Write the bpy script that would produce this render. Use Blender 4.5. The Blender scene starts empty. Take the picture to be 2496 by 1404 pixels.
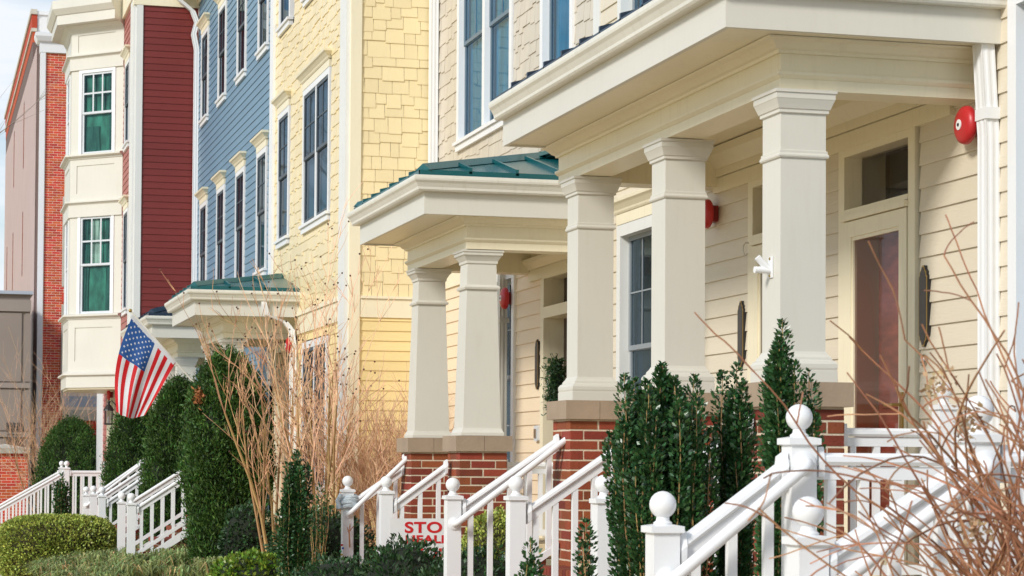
import bpy, bmesh, math, random
import numpy as np
from mathutils import Matrix, Vector
R = math.radians
rnd = random.Random(7)
C = bpy.context.scene.collection
SC = bpy.context.scene

# ------------------------------------------------------------------ camera, sky, sun, exposure
FPX, YAW, PITCH, ROLL, CY, EYE = 5345.2, .26438, .029683, .0061778, 973.56, Vector((0, 0, 1.6))
def cam_axes():
    cy, sy = math.cos(YAW), math.sin(YAW)
    w = Vector((sy, cy, 0)); r = Vector((cy, -sy, 0)); u = Vector((0, 0, 1))
    cp, sp = math.cos(PITCH), math.sin(PITCH)
    w, u = w * cp + u * sp, u * cp - w * sp
    cr, sr = math.cos(ROLL), math.sin(ROLL)
    r, u = r * cr + u * sr, u * cr - r * sr
    return r, u, w
AR, AU, AW = cam_axes()
cam = bpy.data.cameras.new('camera')
cam.sensor_width = 36; cam.lens = 36 * FPX / 2496
cam.shift_y = (CY - 702) / 2496
cam.clip_start = .1; cam.clip_end = 2000
cam.dof.use_dof = True; cam.dof.focus_distance = 15.5; cam.dof.aperture_fstop = 13
co = bpy.data.objects.new('camera', cam); C.objects.link(co)
m = Matrix((AR, AU, -AW)).transposed().to_4x4(); m.translation = EYE
co.matrix_world = m
SC.camera = co

SUN_DIR = Vector((-.70, -.49, .50)).normalized()      # towards the sun
W = bpy.data.worlds.new('World'); SC.world = W; W.use_nodes = True
nt = W.node_tree; nt.nodes.clear()
out = nt.nodes.new('ShaderNodeOutputWorld'); bg = nt.nodes.new('ShaderNodeBackground')
sky = nt.nodes.new('ShaderNodeTexSky'); sky.sky_type = 'NISHITA'; sky.sun_disc = False
sky.sun_elevation = math.asin(SUN_DIR.z); sky.sun_rotation = math.atan2(SUN_DIR.x, SUN_DIR.y)
sky.air_density = 1.2; sky.dust_density = .25; sky.ozone_density = 3
tc = nt.nodes.new('ShaderNodeTexCoord'); mp = nt.nodes.new('ShaderNodeMapping'); mp.inputs['Scale'].default_value = (3, 3, 16)
no = nt.nodes.new('ShaderNodeTexNoise'); no.inputs['Scale'].default_value = 1.6; no.inputs['Detail'].default_value = 6
rp = nt.nodes.new('ShaderNodeValToRGB'); rp.color_ramp.elements[0].position = .40; rp.color_ramp.elements[1].position = .62
mx = nt.nodes.new('ShaderNodeMix'); mx.data_type = 'RGBA'
mx.inputs['B'].default_value = (7.0, 7.4, 7.9, 1)
nt.links.new(tc.outputs['Generated'], mp.inputs[0]); nt.links.new(mp.outputs[0], no.inputs['Vector'])
nt.links.new(no.outputs['Fac'], rp.inputs[0]); nt.links.new(rp.outputs[0], mx.inputs['Factor'])
nt.links.new(sky.outputs[0], mx.inputs['A']); nt.links.new(mx.outputs['Result'], bg.inputs[0])
bg.inputs['Strength'].default_value = .098
nt.links.new(bg.outputs[0], out.inputs[0])
sl = bpy.data.lights.new('sun', 'SUN'); sl.energy = 2.3; sl.angle = R(12); sl.color = (1, .955, .885)
so = bpy.data.objects.new('sun', sl); C.objects.link(so)
so.rotation_euler = SUN_DIR.to_track_quat('Z', 'Y').to_euler()
SC.view_settings.view_transform = 'Standard'; SC.view_settings.look = 'None'
SC.view_settings.exposure = 0.40; SC.view_settings.gamma = 1; SC.view_settings.use_curve_mapping = False

# ------------------------------------------------------------------ materials
def mat(name, col, rough=.55, var=.06, scale=3.0, mscale=(1, 1, 1), bump=0, bscale=20, bmscale=(1, 1, 1), piece=0, hue=0, spec=.5, coat=0, metal=0, dirt=0, dcol=(.25, .2, .13), trans=0):
    m = bpy.data.materials.new(name); m.use_nodes = True
    n, l = m.node_tree.nodes, m.node_tree.links
    b = n['Principled BSDF']; b.inputs['Roughness'].default_value = rough
    b.inputs['Specular IOR Level'].default_value = spec; b.inputs['Metallic'].default_value = metal
    b.inputs['Coat Weight'].default_value = coat; b.inputs['Coat Roughness'].default_value = .1
    g = n.new('ShaderNodeNewGeometry')
    mp = n.new('ShaderNodeMapping'); mp.inputs['Scale'].default_value = mscale; l.new(g.outputs['Position'], mp.inputs[0])
    no = n.new('ShaderNodeTexNoise'); no.inputs['Scale'].default_value = scale; no.inputs['Detail'].default_value = 5; l.new(mp.outputs[0], no.inputs['Vector'])
    mr = n.new('ShaderNodeMapRange'); mr.inputs['From Min'].default_value = .25; mr.inputs['From Max'].default_value = .75
    mr.inputs['To Min'].default_value = 1 - var; mr.inputs['To Max'].default_value = 1 + var; l.new(no.outputs['Fac'], mr.inputs['Value'])
    val = mr.outputs[0]
    hs = n.new('ShaderNodeHueSaturation'); hs.inputs['Color'].default_value = (*col, 1)
    if piece:
        oi = n.new('ShaderNodeObjectInfo'); ad = n.new('ShaderNodeMath'); ad.operation = 'ADD'
        l.new(oi.outputs['Random'], ad.inputs[0]); l.new(g.outputs['Random Per Island'], ad.inputs[1])
        fr = n.new('ShaderNodeMath'); fr.operation = 'FRACT'; l.new(ad.outputs[0], fr.inputs[0])
        m2 = n.new('ShaderNodeMapRange'); m2.inputs['To Min'].default_value = 1 - piece; m2.inputs['To Max'].default_value = 1 + piece; l.new(fr.outputs[0], m2.inputs['Value'])
        mu = n.new('ShaderNodeMath'); mu.operation = 'MULTIPLY'; l.new(val, mu.inputs[0]); l.new(m2.outputs[0], mu.inputs[1]); val = mu.outputs[0]
        if hue:
            k = n.new('ShaderNodeMath'); k.operation = 'MULTIPLY'; k.inputs[1].default_value = 7.31; l.new(fr.outputs[0], k.inputs[0])
            k2 = n.new('ShaderNodeMath'); k2.operation = 'FRACT'; l.new(k.outputs[0], k2.inputs[0])
            k3 = n.new('ShaderNodeMapRange'); k3.inputs['To Min'].default_value = .5 - hue; k3.inputs['To Max'].default_value = .5 + hue; l.new(k2.outputs[0], k3.inputs['Value'])
            l.new(k3.outputs[0], hs.inputs['Hue'])
    l.new(val, hs.inputs['Value'])
    colout = hs.outputs['Color']
    if dirt:
        mp2 = n.new('ShaderNodeMapping'); mp2.inputs['Scale'].default_value = (9, 9, 1.1); l.new(g.outputs['Position'], mp2.inputs[0])
        n2 = n.new('ShaderNodeTexNoise'); n2.inputs['Scale'].default_value = 2.2; n2.inputs['Detail'].default_value = 8; n2.inputs['Roughness'].default_value = .7; l.new(mp2.outputs[0], n2.inputs['Vector'])
        r2 = n.new('ShaderNodeMapRange'); r2.inputs['From Min'].default_value = .52; r2.inputs['From Max'].default_value = .8; r2.inputs['To Max'].default_value = dirt; l.new(n2.outputs['Fac'], r2.inputs['Value'])
        mi = n.new('ShaderNodeMix'); mi.data_type = 'RGBA'; mi.inputs['B'].default_value = (*dcol, 1)
        l.new(r2.outputs[0], mi.inputs['Factor']); l.new(colout, mi.inputs['A']); colout = mi.outputs['Result']
    l.new(colout, b.inputs['Base Color'])
    if bump:
        mp3 = n.new('ShaderNodeMapping'); mp3.inputs['Scale'].default_value = bmscale; l.new(g.outputs['Position'], mp3.inputs[0])
        n3 = n.new('ShaderNodeTexNoise'); n3.inputs['Scale'].default_value = bscale; n3.inputs['Detail'].default_value = 4; l.new(mp3.outputs[0], n3.inputs['Vector'])
        bu = n.new('ShaderNodeBump'); bu.inputs['Strength'].default_value = bump; bu.inputs['Distance'].default_value = .01
        l.new(n3.outputs['Fac'], bu.inputs['Height']); l.new(bu.outputs[0], b.inputs['Normal'])
    if trans:
        tr = n.new('ShaderNodeBsdfTranslucent'); l.new(colout, tr.inputs['Color'])
        ms = n.new('ShaderNodeMixShader'); ms.inputs[0].default_value = trans
        l.new(b.outputs[0], ms.inputs[1]); l.new(tr.outputs[0], ms.inputs[2]); l.new(ms.outputs[0], n['Material Output'].inputs[0])
    return m

def glass(name, tint, gl=(.8, .9, 1), ior=1.45, wav=0):
    m = bpy.data.materials.new(name); m.use_nodes = True
    n, l = m.node_tree.nodes, m.node_tree.links; n.remove(n['Principled BSDF'])
    t = n.new('ShaderNodeBsdfTransparent'); t.inputs[0].default_value = (*tint, 1)
    g = n.new('ShaderNodeBsdfGlossy'); g.inputs[0].default_value = (*gl, 1); g.inputs['Roughness'].default_value = .02
    f = n.new('ShaderNodeFresnel'); f.inputs[0].default_value = ior
    if wav:
        q = n.new('ShaderNodeNewGeometry'); no = n.new('ShaderNodeTexNoise'); no.inputs['Scale'].default_value = 2.5
        l.new(q.outputs['Position'], no.inputs['Vector'])
        bu = n.new('ShaderNodeBump'); bu.inputs['Strength'].default_value = wav; bu.inputs['Distance'].default_value = .02
        l.new(no.outputs['Fac'], bu.inputs['Height']); l.new(bu.outputs[0], g.inputs['Normal'])
    s = n.new('ShaderNodeMixShader'); l.new(f.outputs[0], s.inputs[0]); l.new(t.outputs[0], s.inputs[1]); l.new(g.outputs[0], s.inputs[2])
    l.new(s.outputs[0], n['Material Output'].inputs[0]); return m

GRAIN = dict(bump=.25, bscale=3.0, bmscale=(2.5, 2.5, 45))
CREAM = mat('cream_paint', (0.85, 0.775, 0.575), 0.4, .035, 1.2, dirt=.22, dcol=(.45, .36, .22))
CREAM2 = mat('pale_column_paint', (0.665, 0.645, 0.575), 0.4, .03, 1.5, dirt=.12, dcol=(.42, .36, .25))
WHITE = mat('white_vinyl', (0.82, 0.83, 0.84), .35, .02, 2, dirt=.08, dcol=(.5, .5, .45))
TRIMW = mat('white_trim', (0.74, 0.745, 0.72), .45, .03, 2, dirt=.15, dcol=(.5, .46, .38))
GUTTER = mat('gutter_enamel', (.76, .74, .66), .35, .05, 1.5, dirt=.35, dcol=(.42, .38, .28))
SID_CREAM = mat('cream_siding', (0.72, 0.64, 0.5), 0.42, .05, 1.0, piece=.025, **GRAIN)
SID_TAN = mat('tan_siding', (0.86, 0.7, 0.5), 0.42, .04, 1.0, piece=.03, **GRAIN)
SHG_TAN = mat('tan_shingle', (0.62, 0.555, 0.455), 0.32, .05, 1.5, piece=.05, bump=.25, bscale=4, bmscale=(12, 12, 1.5))
SID_YEL = mat('yellow_siding', (0.88, 0.7, 0.34), 0.42, .04, 1.0, piece=.03, **GRAIN)
SHG_YEL = mat('yellow_shingle', (0.86, 0.715, 0.42), 0.28, .04, 1.5, piece=.045, bump=.2, bscale=4, bmscale=(12, 12, 1.5))
SID_BLUE = mat('blue_siding', (0.145, 0.265, 0.375), 0.4, .06, 1.0, piece=.04, **GRAIN)
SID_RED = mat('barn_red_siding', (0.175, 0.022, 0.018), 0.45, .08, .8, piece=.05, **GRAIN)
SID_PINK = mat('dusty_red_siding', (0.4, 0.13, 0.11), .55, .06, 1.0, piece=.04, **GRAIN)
CORE = mat('sheathing', (.10, .07, .05), .9)
BRICK = mat('red_brick', (0.23, 0.046, 0.018), .8, .12, 9, piece=.30, hue=.012, bump=.4, bscale=60)
BRICK_T = mat('orange_brick', (0.58, 0.082, 0.033), .8, .10, 5, piece=.22, hue=.012, bump=.3, bscale=60)
MORTAR = mat('mortar', (.66, .56, .42), .9, .10, 12, bump=.4, bscale=80)
MORTAR_T = mat('pale_mortar', (0.85, 0.7, 0.57), .9, .08, 8)
STONE = mat('brownstone', (.36, .27, .19), .8, .12, 4, bump=.25, bscale=40)
LIME = mat('weathered_limestone', (.55, .52, .44), .85, .2, 3, bump=.3, bscale=30, dirt=.6, dcol=(.12, .11, .08))
GREEN = mat('green_standing_seam', (0.003, 0.095, 0.105), 0.24, .08, 2, spec=.6)
NAVY = mat('navy_standing_seam', (.012, .028, .055), .32, .08, 2, spec=.5)
ALARM = mat('alarm_red', (.50, .018, .022), .38, .10, 5, dirt=.25, dcol=(.25, .06, .05))
ALARM_D = mat('alarm_box_red', (.25, .012, .014), .5)
BLACK = mat('black_metal', (.018, .018, .02), .45)
PLAQ = mat('plaque_bronze', (.05, .042, .04), .5, .15, 20)
GOLD = mat('brass', (.45, .30, .10), .35, metal=.8)
STEEL = mat('satin_steel', (.5, .47, .43), .3, metal=1)
SASH = mat('grey_sash', (.26, .29, .31), .5)
SASH_B = mat('slate_blue_sash', (.14, .20, .25), .5)
SASH_D = mat('screened_dark_sash', (.075, .095, .115), .5)
SASHW = mat('white_sash', (.62, .65, .68), .45)
BLIND = mat('dim_room', (0.05, 0.125, 0.175), .9, .35, 1.5)
BLIND_D = mat('dark_room', (.022, .035, .05), .9, .5, 1.2)
TREE_REFL = mat('tree_reflection_green', (0.035, 0.17, 0.105), .8, .95, 5.5, mscale=(1, 1, .45))  # green backing painted as the trees reflected in the bay glass
DRAPE = mat('pale_drape', (.42, .52, .40), .8, .3, 6)
DRAPE_D = mat('deep_green_drape', (.02, .11, .075), .8, .4, 6)
CURT_B = mat('teal_curtain', (0.07, 0.38, 0.58), .8, .35, 7, mscale=(1, 1, .12))
G_DARK = glass('screened_glass', (.75, .84, .9), (.42, .50, .58), 1.4)
G_BLUE = glass('clear_window_glass', (.85, .95, 1.), (.55, .72, .85), 1.45, .05)
G_DOOR = glass('storm_door_glass', (.92, .90, .88), (.80, .78, .78), 1.45, .02)
DOOR_R = mat('brick_reflection_door', (.50, .13, .09), .45, .35, 6, mscale=(1, 1, 3))  # inner door coloured red for the brick front mirrored in the storm glass
DOOR_T = mat('tan_door', (.36, .27, .17), .5)
TOWERW = mat('glare_pale_brick', (0.56, 0.41, 0.375), 0.5, .05, 1.2)  # grazing glare on the street side put into the brick colour
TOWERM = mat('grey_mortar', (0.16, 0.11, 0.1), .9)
TAUPE = mat('taupe_panel', (0.3, 0.25, 0.215), .7, .06, 1.0)
TAUPE_D = mat('taupe_trim', (0.33, 0.28, 0.245), .7, .05, 1.0)
LOUV = mat('louver_grey', (.10, .085, .075), .6)
SOIL = mat('mulch_soil', (0.26, 0.17, 0.08), .95, .5, 14, bump=.8, bscale=30)
CONC = mat('concrete', (0.66, 0.54, 0.34), .85, .12, 3, bump=.2, bscale=60)  # warm pale colour raised to bounce light up under the porches
ROAD_PALE = mat('pale_bounce_road', (0.5, 0.42, 0.28), .9, .2, 30, bump=.3, bscale=120)  # unseen road coloured pale and warm to bounce light onto the soffits
LAWN = mat('winter_lawn', (0.42, 0.34, 0.15), .95, .4, 6, bump=.5, bscale=60)  # unseen lawn, colour raised for warm bounce light
FLAG_R = mat('flag_red', (.62, .006, .012), .7, .05, 10, trans=.25)
FLAG_W = mat('flag_white', (.76, .77, .80), .7, .04, 10, trans=.25)
FLAG_B = mat('flag_blue', (.015, .085, .30), .7, .08, 10, trans=.2)
POLE = mat('pole_white', (.72, .70, .64), .4)
ARB = mat('arborvitae_spray', (0.055, 0.125, 0.02), .6, .45, 4, piece=.6, hue=.03, trans=.2)
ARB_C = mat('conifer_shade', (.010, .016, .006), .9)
HOLLY = mat('holly_leaf', (0.036, 0.105, 0.03), .30, .3, 6, piece=.5, hue=.035, spec=.6, trans=.12)
HEDGE = mat('boxwood_leaf', (0.36, 0.42, 0.08), .5, .35, 5, piece=.55, hue=.03, trans=.15)
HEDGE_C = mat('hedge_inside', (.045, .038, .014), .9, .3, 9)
EUON = mat('bright_groundcover_leaf', (.17, .27, .03), .4, .3, 5, piece=.55, hue=.04, trans=.2)
AZAL = mat('azalea_leaf', (.035, .085, .028), .42, .3, 5, piece=.5, hue=.03, trans=.15)
LIRI = mat('liriope_blade', (0.27, 0.34, 0.12), .55, .3, 4, piece=.45, hue=.04, trans=.2)
STRAW = mat('dry_blade', (.48, .33, .15), .7, .2, 5, piece=.3, hue=.02)
STEM = mat('tan_stem', (.40, .25, .10), .65, .3, 8, piece=.2, hue=.015)
TWIG = mat('russet_twig', (0.52, 0.29, 0.15), .6, .35, 10, piece=.35, hue=.015)
TWIG2 = mat('pale_twig', (0.68, 0.42, 0.25), .6, .3, 10, piece=.3, hue=.015)
HYDR = mat('cinnamon_twig', (0.35, 0.16, 0.08), .6, .35, 14, piece=.35, hue=.012)
BARK = mat('grey_bark', (.34, .29, .24), .8, .3, 8)
DRIED = mat('dried_floret', (.60, .42, .24), .7, .2, 8, piece=.3, hue=.02, trans=.3)
SEED = mat('seed_head', (.10, .045, .025), .8, .2, 9, piece=.4)
WOOL = mat('blue_grey_wool', (0.6, 0.69, 0.74), .95, .25, 40, bump=.8, bscale=160)
SIGNW = mat('sign_white', (.80, .80, .80), .5)
SIGNR = mat('sign_red', (.62, .015, .02), .5)
RAILG = mat('silver_rail', (.45, .50, .58), .4)

# ------------------------------------------------------------------ mesh builder
class MB:
    def __init__(s): s.v = []; s.f = []; s.mi = []; s.M = None; s.cur = 0
    def add(s, vs, fs):
        o = len(s.v)
        for p in vs:
            p = Vector(p)
            s.v.append(s.M @ p if s.M is not None else p)
        for f in fs: s.f.append([i + o for i in f]); s.mi.append(s.cur)
        return s
    def box(s, x0, x1, y0, y1, z0, z1):
        return s.add([(x, y, z) for z in (z0, z1) for y in (y0, y1) for x in (x0, x1)],
                     [(0, 2, 3, 1), (4, 5, 7, 6), (0, 1, 5, 4), (2, 6, 7, 3), (0, 4, 6, 2), (1, 3, 7, 5)])
    def loft(s, loops, cap=True, closed=True):
        n = len(loops[0]); vs = [p for lp in loops for p in lp]; fs = []
        for i in range(len(loops) - 1):
            for j in range(n if closed else n - 1):
                k = (j + 1) % n
                fs.append((i * n + j, i * n + k, (i + 1) * n + k, (i + 1) * n + j))
        if cap: fs.append(tuple(range(n - 1, -1, -1))); fs.append(tuple((len(loops) - 1) * n + j for j in range(n)))
        return s.add(vs, fs)
    def prism(s, poly, axis, a, b):
        f = {'x': lambda p, t: (t, p[0], p[1]), 'y': lambda p, t: (p[0], t, p[1]), 'z': lambda p, t: (p[0], p[1], t)}[axis]
        return s.loft([[f(p, a) for p in poly], [f(p, b) for p in poly]])
    def sqlathe(s, prof, cx, cy):
        return s.loft([[(cx - h, cy - h, z), (cx + h, cy - h, z), (cx + h, cy + h, z), (cx - h, cy + h, z)] for h, z in prof])
    def lathe(s, prof, o, ax, n=20):
        o, ax = Vector(o), Vector(ax).normalized(); a = ax.orthogonal().normalized(); b = ax.cross(a)
        return s.loft([[o + ax * z + (a * math.cos(2 * math.pi * i / n) + b * math.sin(2 * math.pi * i / n)) * r for i in range(n)] for r, z in prof])
    def ball(s, o, r, n=16, sq=1):
        k = n // 2
        return s.lathe([(max(r * math.sin(math.pi * i / k), r * .02), -r * sq * math.cos(math.pi * i / k)) for i in range(k + 1)], o, (0, 0, 1), n)
    def tube(s, pts, r, n=6, r2=None):
        pts = [Vector(p) for p in pts]; k = len(pts); loops = []; ref = None
        for i, p in enumerate(pts):
            d = (pts[min(i + 1, k - 1)] - pts[max(i - 1, 0)]).normalized()
            if ref is None: ref = d.orthogonal().normalized()
            ref = (ref - d * ref.dot(d)).normalized(); b = d.cross(ref)
            rr = r if r2 is None else r + (r2 - r) * i / (k - 1)
            loops.append([p + (ref * math.cos(2 * math.pi * j / n) + b * math.sin(2 * math.pi * j / n)) * rr for j in range(n)])
        return s.loft(loops)
    def sweep(s, prof, path):
        """mitred extrusion of prof [(out, z)] along a horizontal polyline; out is to the left of travel"""
        P = [Vector((p[0], p[1])) for p in path]; nn = []
        for a, b in zip(P, P[1:]):
            d = (b - a).normalized(); nn.append(Vector((-d.y, d.x)))
        loops = []
        for i, p in enumerate(P):
            a = nn[max(i - 1, 0)]; b = nn[min(i, len(nn) - 1)]
            mv = (a + b) / (1 + a.dot(b))
            loops.append([(p.x + mv.x * o, p.y + mv.y * o, z) for o, z in prof])
        return s.loft(loops)
    def mesh(s, name, origin=Vector((0, 0, 0)), smooth=False, fix=True):
        me = bpy.data.meshes.new(name)
        me.from_pydata([tuple(p - origin) for p in s.v], [], s.f)
        if any(s.mi): me.polygons.foreach_set('material_index', s.mi)
        if fix:
            bm = bmesh.new(); bm.from_mesh(me); bmesh.ops.recalc_face_normals(bm, faces=bm.faces); bm.to_mesh(me); bm.free()
        if smooth:
            me.polygons.foreach_set('use_smooth', [True] * len(me.polygons)); me.set_sharp_from_angle(angle=R(38))
        return me

WT = {}
def link(o, root=None):
    C.objects.link(o)
    if root is not None: o.parent = root
    return o
def thing(name, label, cat, loc, group=None):
    o = bpy.data.objects.new(name, None); o.empty_display_size = .1; C.objects.link(o); o.location = loc
    o['label'] = label; o['category'] = cat
    if group: o['group'] = group
    WT[o.name] = Vector(loc); return o
def part(name, mb, material, root, smooth=False, kind=None, fix=True, label=None):
    """one mesh of world-space geometry as a part of root (or of another part)"""
    org = WT[root.name]
    me = mb.mesh(name, org, smooth, fix)
    for mm in (material if isinstance(material, (list, tuple)) else [material]): me.materials.append(mm)
    o = bpy.data.objects.new(name, me); link(o, root); WT[o.name] = org
    if kind: o['kind'] = kind
    if label: o['label'] = label
    return o
def struct(name, mb, material, kind='structure'):
    me = mb.mesh(name); me.materials.append(material)
    o = bpy.data.objects.new(name, me); C.objects.link(o); o['kind'] = kind; return o
def single(name, mb, material, label, cat, loc, group=None, smooth=False):
    me = mb.mesh(name, Vector(loc), smooth)
    for mm in (material if isinstance(material, (list, tuple)) else [material]): me.materials.append(mm)
    o = bpy.data.objects.new(name, me); C.objects.link(o); o.location = loc; WT[o.name] = Vector(loc)
    o['label'] = label; o['category'] = cat
    if group: o['group'] = group
    return o
def px(p):
    q = Vector(p) - EYE; k = q.dot(AW)
    return (1248 + FPX * q.dot(AR) / k, CY - FPX * q.dot(AU) / k, k) if k > .2 else (-9999, -9999, .2)

# unit pieces: x along (-.5..+.5), y outward (0..1), z up (0..1)
def unit(kind):
    b = MB()
    if kind == 'box': b.box(-.5, .5, 0, 1, 0, 1)
    elif kind == 'brick':
        c = .045
        b.loft([[(-.5, 0, 0), (.5, 0, 0), (.5, 0, 1), (-.5, 0, 1)], [(-.5, .9, 0), (.5, .9, 0), (.5, .9, 1), (-.5, .9, 1)],
                [(-.5 + c * .5, 1, c), (.5 - c * .5, 1, c), (.5 - c * .5, 1, 1 - c), (-.5 + c * .5, 1, 1 - c)]])
    else: b.prism([(0, 0), (1, 0), (1, .06), (.12, 1), (0, 1)], 'x', -.5, .5)
    return b
UNIT = {k: unit(k) for k in ('box', 'brick', 'wedge')}
UMESH = {}
def umesh(kind, material):
    key = (kind, material.name)
    if key not in UMESH:
        me = UNIT[kind].mesh(kind); me.materials.append(material); UMESH[key] = me
    return UMESH[key]
NORTH = {'street': (R(90), Vector((-1, 0, 0))), 'near': (R(180), Vector((0, -1, 0)))}
def pieces(root, name, material, kind, items, limit=300, stuff=None, mg=120):
    """items: (x,y,z of the piece's back-bottom-centre, rotz, (along, out, up), tilt). The largest in view become objects, the rest one part."""
    org = WT[root.name]; sc = []
    for it in items:
        p, rz, d = it[0], it[1], it[2]
        u, v, k = px((p[0], p[1], p[2] + d[2] / 2))
        nrm = Vector((math.sin(rz), -math.cos(rz), 0)) * -1
        ray = (Vector(p) - EYE).normalized()
        al = Vector((math.cos(rz), math.sin(rz), 0))
        w = d[0] * math.sqrt(max(0, 1 - al.dot(ray) ** 2)) + d[1] * .3
        inside = -mg < u < 2496 + mg and -mg < v < 1404 + mg and -nrm.dot(ray) < .6
        sc.append((w * d[2] / k ** 2 * (1 if inside else 1e-4)))
    order = sorted(range(len(items)), key=lambda i: -sc[i])
    me = umesh(kind, material)
    for i in order[:limit]:
        p, rz, d = items[i][:3]
        o = bpy.data.objects.new(name, me); link(o, root)
        o.location = Vector(p) - org; o.rotation_euler = (0, 0, rz) if len(items[i]) < 4 else (items[i][3], 0, rz); o.scale = d
    if order[limit:]:
        b = MB()
        for i in order[limit:]:
            p, rz, d = items[i][:3]
            b.M = Matrix.Translation(p) @ Matrix.Rotation(rz, 4, 'Z') @ Matrix.Diagonal((*d, 1))
            b.v += [b.M @ q for q in UNIT[kind].v]; o_ = len(b.v) - len(UNIT[kind].v)
            b.f += [[j + o_ for j in f] for f in UNIT[kind].f]; b.mi += [0] * len(UNIT[kind].f)
        b.M = None
        part(stuff or name + '_mass', b, material, root, kind='stuff')

def cut(a, b, z0, z1, openings):
    """the stretches of a..b left free by openings (x0,x1,z0,z1) that the row z0..z1 touches"""
    segs = [(a, b)]
    for x0, x1, y0, y1 in openings:
        if y1 > z0 + .01 and y0 < z1 - .01:
            ns = []
            for s, e in segs:
                if x1 <= s or x0 >= e: ns.append((s, e)); continue
                if x0 - s > .01: ns.append((s, x0))
                if e - x1 > .01: ns.append((x1, e))
            segs = ns
    return segs
def below(a, b, z, ztop, openings):
    return [(max(a, x0), min(b, x1), y0) for x0, x1, y0, y1 in openings if z + .02 < y0 < ztop - .005 and min(b, x1) - max(a, x0) > .015]
def above(a, b, z, ztop, openings):
    return [(max(a, x0), min(b, x1), y1) for x0, x1, y0, y1 in openings if z + .01 < y1 < ztop - .012 and min(b, x1) - max(a, x0) > .015]
def lap(face, const, a, b, z0, z1, ex, openings=(), out=.012):
    rz, n = NORTH[face]; it = []; z = z0
    while z < z1:
        h = min(ex, z1 - z)
        for s, e in cut(a, b, z, z + h, openings):
            c = (s + e) / 2; p = (const, c, z) if face == 'street' else (c, const, z)
            it.append((p, rz, (e - s - .002, out, h)))
        for s, e, y0 in below(a, b, z, z + h, openings):
            c = (s + e) / 2; it.append(((const, c, z) if face == 'street' else (c, const, z), rz, (e - s - .002, out, y0 - z)))
        for s, e, y1 in above(a, b, z, z + h, openings):
            c = (s + e) / 2; it.append(((const, c, y1 - .03) if face == 'street' else (c, const, y1 - .03), rz, (e - s - .002, out * .8, z + h - y1 + .03)))
        z += ex
    return it
def shingles(face, const, a, b, z0, z1, row, wr, openings=(), stag=.02, seed=1):
    rz, n = NORTH[face]; r = random.Random(seed); it = []; z = z0; k = 0
    while z < z1:
        x = a - r.uniform(0, wr[1]); up = True
        while x < b:
            w = r.uniform(*wr) * r.choice((1, 1, 1.25, .8)); s0, e0 = max(x, a), min(x + w, b)
            dz = r.choice((-1, 0, 0, 1)) * stag + r.uniform(-.004, .004)
            if z <= z0 + .01: dz = 0
            if e0 - s0 > .02:
                for s, e in cut(s0, e0, z + dz, z + row, openings):
                    if e - s < .015: continue
                    c = (s + e) / 2; top = min(z + row * 1.45, z1 + .02)
                    p = Vector((const, c, z + dz) if face == 'street' else (c, const, z + dz)) 
                    it.append((tuple(p), rz, (e - s - .004, .0135 + r.uniform(-.002, .002), top - z - dz)))
                for s, e, y0 in below(s0, e0, z + dz, z + row, openings):
                    c = (s + e) / 2; it.append(((const, c, z + dz) if face == 'street' else (c, const, z + dz), rz, (e - s - .004, .012, y0 - z - dz)))
                for s, e, y1 in above(s0, e0, z + dz, z + row + .03, openings):
                    c = (s + e) / 2; it.append(((const, c, y1 - .03) if face == 'street' else (c, const, y1 - .03), rz, (e - s - .004, .010, z + row * 1.45 - y1 + .03)))
            x += w
        z += row; k += 1
    return it

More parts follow.
